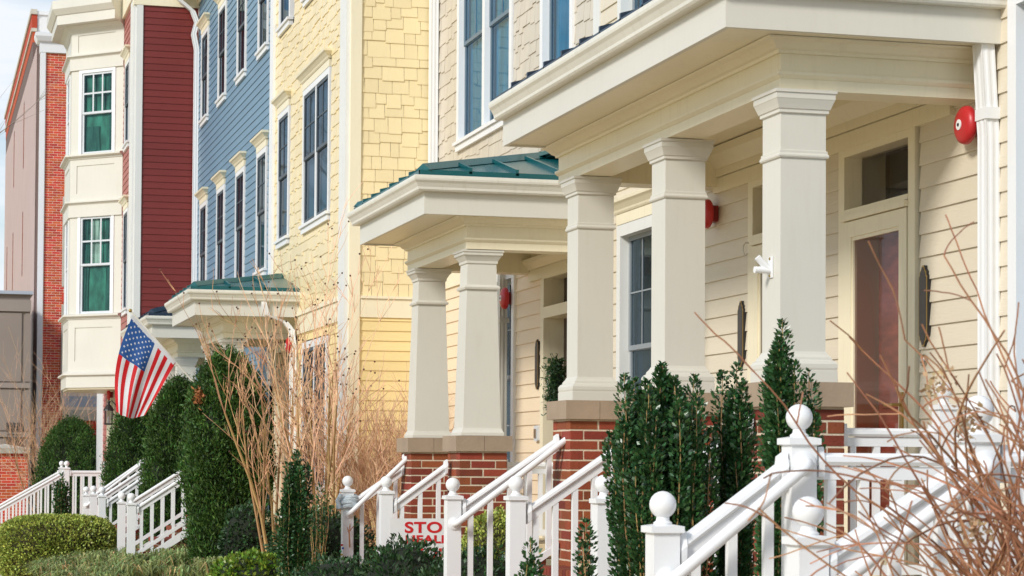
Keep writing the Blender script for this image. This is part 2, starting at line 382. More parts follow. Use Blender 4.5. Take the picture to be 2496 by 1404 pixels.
# ------------------------------------------------------------------ windows
def frame(face, const, mid, z0):
    rz = NORTH[face][0] if isinstance(face, str) else face
    return Matrix.Translation((const, mid, z0)) @ Matrix.Rotation(rz, 4, 'Z')
def window(root, F, w, h, cas=.09, units=1, cornice=True, sill=True, cols=2, rows=2, lower=False, depth=.06, pane=None, back=None, sash=None, proud=.035, casing=None, trim=None, mull=.07, meet=.5, muntin=True, mt=.012):
    """F: frame with x along the wall (0 at the middle), y outward, z up from the glass bottom; w,h of the clear opening"""
    pane, back, sash, casing, trim = pane or G_DARK, back or BLIND_D, sash or (SASH_D if pane in (None, G_DARK) else SASH), casing or TRIMW, trim or CREAM
    b = MB(); b.M = F; o, i = proud, -depth - .045
    b.box(-w / 2 - cas, -w / 2, i, o, -cas * .3, h + cas); b.box(w / 2, w / 2 + cas, i, o, -cas * .3, h + cas)
    b.box(-w / 2, w / 2, i, o, h, h + cas); b.box(-w / 2, w / 2, i, o * .6, -cas * .3, 0)
    uw = (w - mull * (units - 1)) / units
    for u in range(1, units):
        x = -w / 2 + u * uw + (u - 1) * mull; b.box(x, x + mull, i, o * .8, 0, h)
    win = part('window', b, casing, root)
    if sill:
        b = MB(); b.M = F; b.box(-w / 2 - cas - .02, w / 2 + cas + .02, -.02, o + .035, -cas * .3 - .035, -cas * .3 - .002); b.box(-w / 2 - cas, w / 2 + cas, -.02, o + .012, -cas * .3 - .10, -cas * .3 - .037)
        part('sill', b, casing, win)
    if cornice:
        b = MB(); b.M = F; z = h + cas + .003; x = w / 2 + cas
        b.box(-x, x, -.02, o + .004, z, z + .085)
        b.loft([[(-x - e, -.02, z + q), (x + e, -.02, z + q), (x + e, o + e, z + q), (-x - e, o + e, z + q)] for e, q in ((.01, .087), (.02, .10), (.025, .115), (.055, .15), (.075, .165), (.08, .19), (.07, .195))])
        part('cornice', b, trim, win)
    sb, pb, mb_, bb = MB(), MB(), MB(), MB()
    for q in (sb, pb, mb_, bb): q.M = F
    t = .038
    for u in range(units):
        x0 = -w / 2 + u * (uw + mull); x1 = x0 + uw; zm = h * meet
        for (za, zb, yo) in ((zm - t * .3, h, -depth + .012), (0, zm + t * .5, -depth)):   # upper sash stands proud of the lower
            y0, y1 = yo - .03, yo
            sb.box(x0, x0 + t, y0, y1, za, zb); sb.box(x1 - t, x1, y0, y1, za, zb)
            sb.box(x0 + t, x1 - t, y0, y1, za, za + t); sb.box(x0 + t, x1 - t, y0, y1, zb - t, zb)
            pb.add([(x0 + t, yo - .012, za + t), (x1 - t, yo - .012, za + t), (x1 - t, yo - .012, zb - t), (x0 + t, yo - .012, zb - t)], [(3, 2, 1, 0)])
            if muntin and (zb == h or lower):
                for c in range(1, cols):
                    x = x0 + t + (x1 - x0 - 2 * t) * c / cols; mb_.box(x - mt / 2, x + mt / 2, yo - .011, yo - .004, za + t, zb - t)
                for c in range(1, rows):
                    z = za + t + (zb - za - 2 * t) * c / rows; mb_.box(x0 + t, x1 - t, yo - .0105, yo - .0035, z - mt / 2, z + mt / 2)
    bb.box(-w / 2, w / 2, -depth - .10, -depth - .06, -.02, h + .02)
    part('sash', sb, sash, win); part('pane', pb, pane, win, fix=False); part('room_backing', bb, back, win)
    if mb_.v: part('muntin', mb_, sash, win)
    return win

def downspout(root, pts, w=.075, d=.055, material=None):
    """a fluted rectangular pipe through pts"""
    q4 = [(-w / 2, d / 2), (w / 2, d / 2), (w / 2, -d / 2), (-w / 2, -d / 2)]; prof = []
    for i in range(4):
        a, c = Vector(q4[i]), Vector(q4[(i + 1) % 4]); nn = Vector((-(c - a).y, (c - a).x)).normalized()
        for k in range(8): v = a.lerp(c, k / 8) + nn * (0 if k in (0, 1, 4, 5) else -.003); prof.append((v.x, v.y))
    b = MB(); loops = []
    for p in pts: loops.append([(p[0] - q[1], p[1] + q[0], p[2]) for q in prof])
    b.loft(loops); return part('downspout', b, material or GUTTER, root)

# ------------------------------------------------------------------ ground
b = MB(); b.box(-300, -9, -60, 400, -.5, -.12); struct('far_lawn', b, LAWN)
b = MB(); b.box(-9, -1.5, -60, 400, -.5, -.115); struct('road', b, ROAD_PALE)
b = MB(); b.box(-1.5, -1.32, -60, 400, -.5, .0); struct('kerb', b, CONC)
b = MB(); b.box(-1.32, 1.2, -60, 400, -.5, .005); struct('pavement', b, CONC)
b = MB()
b.loft([[(1.2, y, -.5), (1.2, y, .08), (2.4, y, .28), (3.3, y, .42), (300, y, .42), (300, y, -.5)] for y in (-60, 400)])
struct('planting_ground', b, SOIL)
def gz(x): return .08 if x < 1.2 else .08 + (x - 1.2) / 1.2 * .2 if x < 2.4 else .28 + (x - 2.4) / .9 * .14 if x < 3.3 else .42

# ------------------------------------------------------------------ HOUSE 1: cream house
XW = 5.38
h1 = thing('row_house', 'cream lap-sided house with the long square-columned double porch', 'house', (5.4, 13, .4), 'row houses along the street')
def openwall(const, th, a, b_, z0, z1, ops):
    q = MB(); zs = sorted({z0, z1, *[o[2] for o in ops], *[o[3] for o in ops]})
    for u, v in zip(zs, zs[1:]):
        for s, e in cut(a, b_, u, v, ops): q.box(const, const + th, s, e, u, v)
    return q
b = openwall(XW + .16, .30, 7.2, 17.2, .3, 10.5, [(11.2, 12.23, .9, 3.5)]); b.box(XW + .46, 12, 7.2, 17.2, .3, 10.5); part('wall', b, CORE, h1)
OP1 = [(11.17, 12.26, .9, 3.53), (12.72, 13.76, .9, 3.53), (15.55, 16.62, 1.5, 3.52), (7.0, 10.08, 1.6, 4.2), (15.45, 16.62, 4.85, 7.1)]
it = lap('street', XW, 7.2, 17.12, .46, 7.6, .128, OP1, .013)
pieces(h1, 'plank', SID_CREAM, 'wedge', it, 300, 'plank_mass')
b = MB(); b.box(XW - .02, XW + .15, 17.12, 17.30, .4, 9); part('corner_board', b, TRIMW, h1)
F = frame('street', XW, 16.04, 1.55); window(h1, F, .92, 1.86, cols=3, rows=2, back=BLIND_D, pane=G_BLUE, sash=SASH, meet=.52, depth=.05, muntin=True)
F = frame('street', XW, 16.03, 4.95); window(h1, F, .96, 2.0, cols=3, rows=2, back=CURT_B, pane=G_BLUE, sash=SASH)
F = frame('street', XW, 9.45, 1.7); window(h1, F, 1.12, 2.25, cols=3, rows=2, back=CURT_B, pane=G_BLUE, cornice=True, casing=WHITE)
# entrance band below the porch ceiling
b = MB(); b.box(XW - .035, XW + .02, 10.75, 14.4, 3.50, 3.60); b.box(XW - .05, XW + .02, 10.75, 14.4, 3.605, 3.66)
b.prism([(XW, 3.66), (XW - .055, 3.66), (XW - .12, 3.74), (XW - .13, 3.79), (XW, 3.79)], 'y', 10.75, 14.4)
part('frieze_band', b, CREAM, h1)
def entry(root, y0, y1, z0, kind):
    """casing from y0 to y1 on plane XW, storm door below a transom with a deep reveal"""
    c = .085
    b = MB(); x = XW - .03
    b.box(x, XW + .24, y0, y0 + c, z0, 3.50); b.box(x, XW + .24, y1 - c, y1, z0, 3.50)
    b.box(x, XW + .12, y0 + c, y1 - c, 3.455, 3.50)
    dr = part('door_frame', b, CREAM, root)
    b = MB(); b.box(x - .025, XW + .12, y0 + c, y1 - c, 3.065, 3.10); b.box(x - .005, XW + .12, y0 + c, y1 - c, 3.105, 3.135)
    part('transom_bar', b, CREAM, dr)
    b = MB(); b.add([(XW + .085, y0 + c, 3.135), (XW + .085, y1 - c, 3.135), (XW + .085, y1 - c, 3.455), (XW + .085, y0 + c, 3.455)], [(3, 2, 1, 0)])
    part('transom_pane', b, G_DOOR, dr, fix=False)
    b = MB(); b.box(XW + .3, XW + .32, y0, y1, 3.05, 3.5); part('transom_room', b, BLIND_D, dr)
    b = MB(); ya, yb, zt = y0 + c + .012, y1 - c - .012, 3.06; s = .095
    if kind == 'storm':
        xx = XW - .035
        b.box(xx, xx + .035, ya, ya + s, z0, zt); b.box(xx, xx + .035, yb - s, yb, z0, zt); b.box(xx, xx + .035, ya + s, yb - s, zt - s, zt); b.box(xx, xx + .035, ya + s, yb - s, z0, z0 + .18)
        b.box(xx + .008, xx + .03, ya + s, ya + s + .022, z0 + .18, zt - s); b.box(xx + .008, xx + .03, yb - s - .022, yb - s, z0 + .18, zt - s); b.box(xx + .008, xx + .03, ya + s + .022, yb - s - .022, zt - s - .022, zt - s)
        d = part('storm_door', b, CREAM, root)
        b = MB(); b.add([(xx + .018, ya + s, z0 + .18), (xx + .018, yb - s, z0 + .18), (xx + .018, yb - s, zt - s), (xx + .018, ya + s, zt - s)], [(3, 2, 1, 0)])
        part('pane', b, G_DOOR, d, fix=False)
        b = MB(); b.box(xx - .012, xx, ya + .03, ya + .065, 1.72, 2.02); b.tube([(xx - .012, ya + .047, 1.95), (xx - .06, ya + .047, 1.95), (xx - .06, ya + .15, 1.95)], .009)
        part('handle', b, GOLD, d, True)
        b = MB(); xi = XW + .19
        b.box(xi, xi + .04, ya, yb, z0, zt)
        for r in ((0, .5), (.5, 1)):
            for (q0, q1) in ((z0 + .15, z0 + .85), (z0 + 1.0, zt - .15)):
                a0, a1 = ya + (yb - ya) * r[0] + .09, ya + (yb - ya) * r[1] - .07
                b.box(xi - .012, xi + .01, a0, a1, q0, q1)
        dd = part('door', b, DOOR_R, root)
        b = MB(); b.tube([(xi - .03, (ya + yb) / 2 - .04, 2.62), (xi - .05, (ya + yb) / 2 - .03, 2.54), (xi - .03, (ya + yb) / 2, 2.50), (xi - .05, (ya + yb) / 2 + .03, 2.54), (xi - .03, (ya + yb) / 2 + .04, 2.62)], .009)
        part('knocker', b, GOLD, dd, True)
    else:
        xx = XW + .09
        b.box(xx, xx + .045, ya, yb, z0, zt)
        for r in ((0, .5), (.5, 1)):
            for (q0, q1) in ((z0 + .15, z0 + .85), (z0 + 1.0, zt - .15)):
                a0, a1 = ya + (yb - ya) * r[0] + .09, ya + (yb - ya) * r[1] - .09
                b.box(xx - .008, xx + .01, a0, a1, q0, q1); b.box(xx - .014, xx, a0 + .04, a1 - .04, q0 + .04, q1 - .04)
        part('door', b, DOOR_T, root)
entry(h1, 11.19, 12.24, .95, 'storm'); entry(h1, 12.74, 13.74, .95, 'storm')
downspout(h1, [(XW - .075, 10.30, 4.02), (XW - .075, 10.30, 3.93), (XW - .05, 10.29, 3.42), (XW - .045, 10.285, 3.32), (XW - .045, 10.285, .5)], .10, .075, WHITE)
b = MB(); b.box(XW - .092, XW - .002, 10.225, 10.345, 3.40, 3.46); part('downspout_strap', b, WHITE, h1)
b = MB(); b.box(XW - .05, XW + .12, 7.2, 17.3, 8.6, 9.1); part('eave', b, CREAM, h1)

# ------------------------------------------------------------------ HOUSE 2: tan shingled house
h2 = thing('row_house', 'tan house with shingled upper storeys and the green-roofed porch of two tapered columns', 'house', (5.4, 20, .4), 'row houses along the street')
b = MB(); b.box(XW + .16, 12, 17.3, 23.1, .3, 10.5); part('wall', b, CORE, h2)
OP2 = [(19.86, 22.06, 4.85, 7.1), (17.92, 18.84, 4.85, 7.1), (19.75, 20.62, 1.4, 3.6), (17.55, 18.82, .8, 3.3)]
pieces(h2, 'shingle', SHG_TAN, 'wedge', shingles('street', XW, 17.3, 23.1, 3.66, 7.2, .152, (.10, .18), OP2, .024, 3), 300, 'shingle_mass')
pieces(h2, 'plank', SID_TAN, 'wedge', lap('street', XW, 17.3, 23.1, .46, 3.45, .125, OP2, .013), 300)
b = MB(); b.box(XW - .025, XW + .12, 17.3, 23.1, 3.45, 3.64); b.box(XW - .045, XW + .1, 17.3, 23.1, 3.642, 3.675); part('belt_course', b, CREAM, h2)
F = frame('street', XW, 20.96, 4.96); window(h2, F, 2.0, 2.0, cols=2, rows=2, units=2, back=CURT_B, pane=G_BLUE, cornice=True, depth=.035, proud=.03, casing=WHITE, sash=SASH_B, meet=.49, mull=.10)
F = frame('street', XW, 18.38, 4.96); window(h2, F, .84, 2.0, cols=2, rows=2, back=CURT_B, pane=G_BLUE, depth=.035, proud=.03, sash=SASH_B, casing=WHITE, cornice=True)
F = frame('street', XW, 20.18, 1.5); window(h2, F, .76, 1.85, cols=2, rows=2, lower=True, back=BLIND_D, pane=G_BLUE, casing=WHITE, cornice=False)
b = MB(); y0, y1 = 17.62, 18.81
b.box(XW - .03, XW + .4, y1 - .10, y1, .9, 3.28); b.box(XW - .03, XW + .12, y0, y0 + .1, .9, 3.28); b.box(XW - .03, XW + .4, y0 + .1, y1 - .1, 2.90, 3.0); b.box(XW - .03, XW + .12, y0 + .1, y1 - .1, 3.25, 3.28)
dr = part('door_frame', b, CREAM, h2)
b = MB(); b.box(XW + .2, XW + .245, y0 + .1, y1 - .1, .95, 2.9)
for a0, a1 in ((y0 + .2, y0 + .52), (y0 + .66, y1 - .2)):
    for q0, q1 in ((1.15, 1.75), (1.9, 2.75)): b.box(XW + .185, XW + .2, a0, a1, q0, q1)
part('door', b, DOOR_T, h2)
b = MB(); b.add([(XW + .2, y0 + .1, 3.0), (XW + .2, y1 - .1, 3.0), (XW + .2, y1 - .1, 3.25), (XW + .2, y0 + .1, 3.25)], [(3, 2, 1, 0)]); part('transom_pane', b, G_DOOR, dr, fix=False)
b = MB(); b.box(XW + .3, XW + .32, y0, y1, 2.95, 3.3); part('transom_room', b, BLIND_D, dr)
b = MB(); b.box(XW - .035, XW + .02, 17.4, 19.2, 3.26, 3.36); b.prism([(XW, 3.362), (XW - .05, 3.362), (XW - .10, 3.42), (XW - .11, 3.45), (XW, 3.45)], 'y', 17.4, 19.2); part('frieze_band', b, CREAM, h2)
downspout(h2, [(XW - .05, 20.06, 3.5), (XW - .05, 20.06, .5)], .10, .075, CREAM2)
b = MB(); b.box(XW - .095, XW, 19.99, 20.13, 2.94, 2.985); b.box(XW - .095, XW, 19.99, 20.13, 1.55, 1.59); part('downspout_strap', b, CREAM2, h2)
downspout(h2, [(XW - .06, 22.98, 9), (XW - .06, 22.98, .5)], .12, .08, WHITE)
b = MB(); b.box(XW - .05, XW + .12, 17.3, 23.05, 8.6, 9.1); part('eave', b, CREAM, h2)

# ------------------------------------------------------------------ HOUSE 3: yellow house
XY, Y3 = 4.42, 23.1
h3 = thing('row_house', 'yellow shingled house whose side wall faces the tan house', 'house', (XY, 25.5, .4), 'row houses along the street')
b = MB(); b.box(XY + .16, 12, Y3 + .13, 28.2, .3, 10.5); part('wall', b, CORE, h3)
OP3 = [(24.12, 25.96, 4.33, 6.25), (26.9, 27.86, 4.33, 6.25), (24.12, 25.96, 7.05, 9.0), (26.7, 27.78, 7.05, 9.0), (24.15, 25.9, 1.2, 3.08), (26.2, 28.1, .8, 3.2)]
it = shingles('near', Y3, XY + .12, XW + .15, 3.40, 8.6, .137, (.11, .215), (), .021, 11)
it += shingles('street', XY, 23.5, 28.12, 3.42, 8.9, .137, (.11, .21), OP3, .022, 12)
pieces(h3, 'shingle', SHG_YEL, 'wedge', it, 300, 'shingle_mass')
it = lap('near', Y3, XY + .12, XW + .15, .46, 3.17, .107) + lap('street', XY, 23.5, 28.12, .46, 3.15, .107, OP3)
pieces(h3, 'plank', SID_YEL, 'wedge', it, 300)
b = MB(); b.box(XY + .135, XW + .15, Y3 - .022, Y3 + .1, 3.17, 3.37); b.box(XY + .135, XW + .15, Y3 - .04, Y3 + .1, 3.372, 3.40)
b.box(XY - .022, XY + .1, 23.5, 28.12, 3.15, 3.365); b.box(XY - .042, XY + .1, 23.5, 28.12, 3.367, 3.415); part('belt_course', b, CREAM, h3)
b = MB(); b.box(XY + .012, XY + .13, Y3 - .03, Y3 + .1, .4, 10); part('corner_board', b, CREAM, h3)
b = MB(); b.box(XY - .03, XY + .1, 23.135, 23.5, .4, 10); part('corner_board', b, TRIMW, h3)
b = MB(); b.box(XY - .045, XY + .1, 28.12, 28.39, 2.6, 10); part('party_board', b, WHITE, h3)
for z0, hh, dd in ((4.45, 1.53, 1), (7.18, 1.53, 1)):
    window(h3, frame('street', XY, 25.04, z0), 1.62, hh, units=2, cols=2, rows=2, pane=G_DARK, back=BLIND, casing=WHITE, trim=CREAM, depth=-.008, proud=.026, cas=.07)
    window(h3, frame('street', XY, 27.38, z0), .74, hh, cols=2, rows=2, pane=G_DARK, back=BLIND, casing=WHITE, trim=CREAM, depth=-.008, proud=.026, cas=.07)
window(h3, frame('street', XY, 25.02, 1.35), 1.5, 1.6, units=2, cols=2, rows=2, pane=G_DARK, back=BLIND_D, casing=WHITE, cornice=False, depth=-.008, proud=.026, cas=.08)
b = MB(); b.box(XY - .03, XY + .14, 26.45, 26.55, .9, 3.1); b.box(XY - .03, XY + .14, 27.75, 27.85, .9, 3.1); b.box(XY - .03, XY + .14, 26.55, 27.75, 3.0, 3.1); part('door_frame', b, CREAM, h3)
b = MB(); b.box(XY + .06, XY + .1, 26.55, 27.75, .95, 3.0)
for q0, q1 in ((1.15, 1.75), (1.9, 2.8)): b.box(XY + .045, XY + .06, 26.75, 27.1, q0, q1); b.box(XY + .045, XY + .06, 27.2, 27.55, q0, q1)
part('door', b, DOOR_T, h3)
downspout(h3, [(3.98, 26.14, 3.62), (3.98, 26.14, 3.5), (4.02, 26.16, 3.38), (4.25, 26.2, 3.30), (4.33, 26.2, 3.2), (4.35, 26.2, 3.0), (4.36, 26.2, .5)], .09, .07, WHITE)
b = MB(); b.box(XY - .3, XY + .12, Y3, 28.2, 9.2, 9.6); part('eave', b, CREAM, h3)

# ------------------------------------------------------------------ HOUSE 4: blue house
h4 = thing('row_house', 'blue lap-sided house with two rows of four tall narrow windows', 'house', (XY, 32.4, .4), 'row houses along the street')
b = MB(); b.box(XY + .16, 12, 28.2, 36.4, .3, 10.5); part('wall', b, CORE, h4)
WC = (29.2, 31.25, 33.35, 35.45)
OP4 = [(c - .47, c + .47, z, z + t) for c in WC for z, t in ((4.15, 1.78), (7.13, 1.62))]
pieces(h4, 'plank', SID_BLUE, 'wedge', lap('street', XY, 28.39, 36.3, 3.0, 9.25, .107, OP4, .012) + lap('street', XY, 28.39, 36.3, .46, 3.0, .107), 300)
for c in WC:
    for z0, hh in ((4.2, 1.53), (7.2, 1.33)):
        window(h4, frame('street', XY, c, z0), .74, hh, cols=2, rows=2, pane=G_DARK, back=BLIND, casing=WHITE, trim=CREAM, depth=-.008, proud=.026, cas=.07)
downspout(h4, [(XY - .42, 36.28, 9.42), (XY - .40, 36.28, 9.3), (XY - .12, 36.3, 9.08), (XY - .05, 36.3, 8.9), (XY - .10, 36.3, 8.7), (XY - .05, 36.3, 8.45), (XY - .05, 36.3, 3.4)], .09, .08, WHITE)
b = MB(); b.sweep([(0, 9.22), (.02, 9.22), (.05, 9.3), (.35, 9.34), (.35, 9.36), (.37, 9.36), (.37, 9.5), (0, 9.6)], [(XY, 28.4), (XY, 36.4)]); part('eave', b, CREAM, h4)

# ------------------------------------------------------------------ HOUSE 5: red house with the bay
XR, Y5 = 3.38, 36.44
h5 = thing('row_house', 'barn-red lap-sided house with a cream three-storey bay window', 'house', (XR, 40, .4), 'row houses along the street')
b = MB(); b.box(XR + .13, 12, Y5 + .13, 43.2, .3, 10.5); part('wall', b, CORE, h5)
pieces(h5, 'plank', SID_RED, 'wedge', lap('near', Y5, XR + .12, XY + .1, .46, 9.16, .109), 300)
OPR = [(37.2, 38.15, 6.95, 8.6), (37.2, 38.15, 4.1, 6.1), (39.4, 40.9, .5, 2.95)]
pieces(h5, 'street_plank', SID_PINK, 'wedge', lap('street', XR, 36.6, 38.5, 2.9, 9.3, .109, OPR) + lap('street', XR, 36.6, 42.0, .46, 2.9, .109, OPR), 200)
b = MB(); b.box(XR + .012, XR + .12, Y5 - .03, Y5 + .1, .4, 9.16); b.box(XR - .03, XR + .1, Y5 + .004, Y5 + .6, .4, 9.3); b.box(XY - .012, XY + .1, Y5 - .03, Y5 + .1, .4, 9.16); part('corner_board', b, TRIMW, h5)
b = MB(); b.box(XR - .03, XR + .1, 42.0, 43.3, .4, 2.95); part('corner_board', b, WHITE, h5)
b = MB(); b.box(XR - .035, XY + .1, Y5 - .035, Y5 + .2, 9.162, 9.75); b.box(XR - .05, XR + .2, Y5 + .201, 43.3, 9.3, 9.75); part('frieze_board', b, CREAM, h5)
for z0, hh in ((7.05, 1.33), (4.22, 1.62)):
    window(h5, frame('street', XR, 37.68, z0), .70, hh, cols=2, rows=2, pane=G_DARK, back=BLIND, casing=WHITE, trim=CREAM, depth=-.008, proud=.026, cas=.06)
s = .845; BP = [(XR, 38.45), (XR - s, 38.45 + s), (XR - s, 40.7), (XR, 40.7 + s)]
q = .13; BI = [(XR + q, 38.45 + .05), (XR - s + q, 38.45 + s + .06), (XR - s + q, 40.64), (XR + q, 40.7 + s - .05)]
b = MB(); b.loft([[(x, y, z) for x, y in BI] for z in (2.95, 9.2)]); bay = part('bay', b, CREAM2, h5)
def bayring(name, prof, m=CREAM2): b = MB(); b.sweep(prof, BP); return part(name, b, m, bay)
for z, f0 in ((8.72, 8.50), (6.13, 5.90)):
    bayring('moulding', [(.0, f0), (.03, f0), (.03, z - .02), (.045, z), (.085, z + .02), (.085, z + .045), (0, z + .06)])
for z in (6.97, 4.15): bayring('moulding', [(0, z - .05), (.03, z - .05), (.04, z - .02), (.10, z), (.10, z + .03), (0, z + .05)])
bayring('moulding', [(0, 2.90), (.035, 2.90), (.035, 3.10), (.09, 3.12), (.09, 3.15), (0, 3.2)])
bayring('cornice', [(0, 9.15), (.02, 9.15), (.06, 9.22), (.13, 9.27), (.13, 9.28), (.27, 9.285), (.27, 9.45), (.29, 9.455), (.36, 9.55), (.36, 9.7), (0, 9.74)])
d45 = Vector((-1, 1, 0)).normalized(); n45 = Vector((-1, -1, 0)).normalized()
for p0, dr, L, rz in ((Vector((XR, 38.45, 0)), d45, s * 1.414, R(135)), (Vector((XR - s, 38.45 + s, 0)), Vector((0, 1, 0)), 40.7 - 38.45 - s, R(90))):
    nn = Vector((math.sin(rz), -math.cos(rz), 0)) * -1
    for z0, z1, q in ((2.9, 3.18, 'f'), (3.18, 4.1, 'p'), (4.1, 5.9, 'w'), (5.9, 6.16, 'f'), (6.16, 6.93, 'p'), (6.93, 8.5, 'w'), (8.5, 8.72, 'f'), (8.72, 9.19, 'p')):
        mid = p0 + dr * L * .5
        F = Matrix.Translation((mid.x, mid.y, z0)) @ Matrix.Rotation(rz, 4, 'Z'); w, hh, t = L / 2 - .004, z1 - z0, .014
        if q == 'w':
            clear = rz > R(100); gw = .70 if clear else .74; zz = .10 if z0 < 5 else .08; gh = 1.70 if z0 < 5 else 1.43; cs = .06
            b = MB(); b.M = F; b.box(-w, -gw / 2 - cs - .003, -.12, 0, 0, hh); b.box(gw / 2 + cs + .003, w, -.12, 0, 0, hh); b.box(-gw / 2 - cs - .003, gw / 2 + cs + .003, -.12, -.002, 0, zz - .03); b.box(-gw / 2 - cs - .003, gw / 2 + cs + .003, -.12, -.002, zz + gh + cs + .003, hh)
            part('bay_panel', b, CREAM2, bay)
            window(bay, F @ Matrix.Translation((0, 0, zz)), gw, gh, cas=cs, cols=3, rows=2, pane=G_BLUE if clear else G_DARK, back=TREE_REFL if clear else BLIND, sash=SASHW, casing=WHITE, cornice=False, sill=False, depth=.015, proud=.016, mt=.03)
            if clear:
                for q0, q1, za, zb, mm in (((-.04, .13, .5, 1.0, DRAPE), (-.34, -.18, .02, .98, DRAPE_D), (.2, .33, .02, .98, DRAPE_D)) if z0 < 5 else ((-.02, .30, .02, .34, DRAPE_D), (-.33, -.22, .02, .98, DRAPE_D))):
                    b = MB(); b.M = F @ Matrix.Translation((0, 0, zz)); n_ = 14
                    lp = lambda z, o: [(q0 + (q1 - q0) * k / n_ + .012 * math.sin(z * 5 + k), -.062 + o + .010 * math.sin(k * 1.7 + z * 3), z) for k in range(n_ + 1)]
                    zs_ = [gh * (za + (zb - za) * j / 6) for j in range(7)]
                    b.loft([lp(z, 0) + lp(z, -.004)[::-1] for z in zs_]); part('drape', b, mm, bay, True)
        else:
            b = MB(); b.M = F; b.box(-w, w, -.12, 0, 0, hh); pn = part('bay_panel', b, CREAM2, bay)
            if q == 'p':
                b = MB(); b.M = F; b.box(-w, -w + .19, .0005, t, .0, hh); b.box(w - .15, w, .0005, t, 0, hh); b.box(-w + .19, w - .15, .0005, t, hh * .84, hh); b.box(-w + .19, w - .15, .0005, t, 0, hh * .2)
                part('panel_frame', b, CREAM2, bay)
for zc in (2.9,): b = MB(); b.prism([(x, y) for x, y in BP], 'z', 2.87, 2.899); part('bay_soffit', b, CREAM, bay)
b = MB()
for y in (39.45, 40.15, 40.85): b.box(XR - .03, XR + .1, y, y + .07, .5, 2.86)
b.box(XR - .03, XR + .1, 39.52, 40.85, 2.80, 2.87); part('door_frame', b, CREAM, h5)
b = MB(); b.box(XR + .03, XR + .06, 39.52, 40.85, .5, 2.8); part('door', b, BLIND, h5)

# ------------------------------------------------------------------ HOUSE 6: brick building at the end
XT, YT = 3.01, 59.1
h6 = thing('brick_building', 'tall red brick building with white corner strip behind the bay window', 'building', (XT, 62, .3))
b = MB(); b.box(XT + .02, 14, YT + .03, 81, .2, 12.72); b.box(XT + .02, 3.6, 61.9, 81, 12.72, 13.9); part('wall', b, MORTAR_T, h6)
it = []
def course(face, const, a, b_, z0, z1, ops=(), L=.203, H=.0572, J=.0095, d=.022, seed=0):
    rz = NORTH[face][0]; z = z0; k = 0; it = []
    while z + H < z1 + .001:
        x = a - (k % 2) * (L + J) / 2
        while x < b_:
            for s, e in cut(max(x, a), min(x + L, b_), z, z + H, ops):
                if e - s > .025:
                    c = (s + e) / 2; it.append(((const + d - .004, c, z) if face == 'street' else (c, const + d - .004, z), rz, (e - s, d, H)))
            x += L + J
        z += H + J; k += 1
    return it
OPT = [(3.62, 6, 6.25, 8.62), (3.62, 6, 2.98, 5.75)]
it = course('near', YT + .03, XT + .14, 5.6, .3, 12.45, OPT)
pieces(h6, 'brick', BRICK_T, 'brick', it, 300, 'brick_mass', mg=10)
b = MB()
for z0, z1 in ((6.25, 8.62), (2.98, 5.75)):
    b.box(3.62, 3.68, YT - .01, YT + .2, z0, z1); b.box(3.68, 5.9, YT - .02, YT + .2, z0 - .28, z0)
part('window_casing', b, LIME, h6)
for z0, z1, n in ((6.25, 8.62, 9), (2.98, 5.75, 11)):
    b = MB(); b.box(3.68, 5.9, YT + .10, YT + .14, z0, z1); w = part('window', b, BLIND_D, h6)
    b = MB(); b.box(3.68, 5.9, YT + .06, YT + .09, z0 + .9, z0 + .97); b.box(3.68, 5.9, YT + .06, YT + .09, z0 + .3, z0 + .36); part('muntin', b, SASH, w)
    b = MB(); b.box(3.68, 5.9, YT + .02, YT + .05, z0 + .08, z0 + .36); part('rail', b, RAILG, w)
    b = MB(); b.box(3.68, 5.9, YT + .05, YT + .06, z0 + 1.0, z0 + (z1 - z0) * .86); part('siding_reflection', b, SID_RED, w)  # red sheet painted as siding reflected in the window
it = []
x = 3.66
while x < 5.7: it.append(((x, YT + .004, 8.66), R(180), (.058, .03, .25))); it.append(((x, YT + .004, 5.82), R(180), (.058, .03, .25))); it.append(((x, YT + .004, 2.47), R(180), (.058, .03, .2))); x += .068
pieces(h6, 'soldier_brick', BRICK_T, 'brick', it, 100)
b = MB(); b.box(XT - .012, XT + .12, YT - .02, YT + .35, .3, 12.5); part('corner_strip', b, WHITE, h6)
b = MB(); b.sweep([(0, 12.45), (.03, 12.45), (.03, 12.7), (.10, 12.74), (.16, 12.86), (.16, 12.95), (0, 13)], [(8, YT), (XT, YT), (XT, YT + .5)]); part('cornice', b, WHITE, h6)
b = MB(); b.box(XT + .03, 3.75, 61.8, 61.89, 12.72, 13.98); b.box(XT - .02, 3.78, 61.75, 62.1, 13.98, 14.08); part('parapet_panel', b, WHITE, h6)
OPS = [(66.3, 66.75, 10.35, 12.25), (73.2, 73.7, 10.6, 12.4), (66.3, 66.75, 7.1, 9.0), (73.2, 73.7, 7.1, 9.1), (78.2, 78.7, 7.1, 9.1), (66.3, 66.75, 3.6, 5.6)]
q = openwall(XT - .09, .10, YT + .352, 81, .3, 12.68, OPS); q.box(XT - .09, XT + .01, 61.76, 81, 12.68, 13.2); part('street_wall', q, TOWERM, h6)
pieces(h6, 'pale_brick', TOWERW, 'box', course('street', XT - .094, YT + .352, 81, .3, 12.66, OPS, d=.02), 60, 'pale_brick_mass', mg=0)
it = []
for s, e, u, v in OPS:
    z = u
    while z < v: it.append(((XT - .05, e + .01, z), R(180), (.095, .03, .0572))); z += .067
pieces(h6, 'jamb_brick', BRICK, 'brick', it, 300)
b = MB(); b.box(XT - .10, XT + .02, 61.76, 81, 13.2, 13.5); b.box(XT - .12, XT + .02, 61.76, 81, 13.6, 13.98); part('parapet_brick', b, BRICK_T, h6)
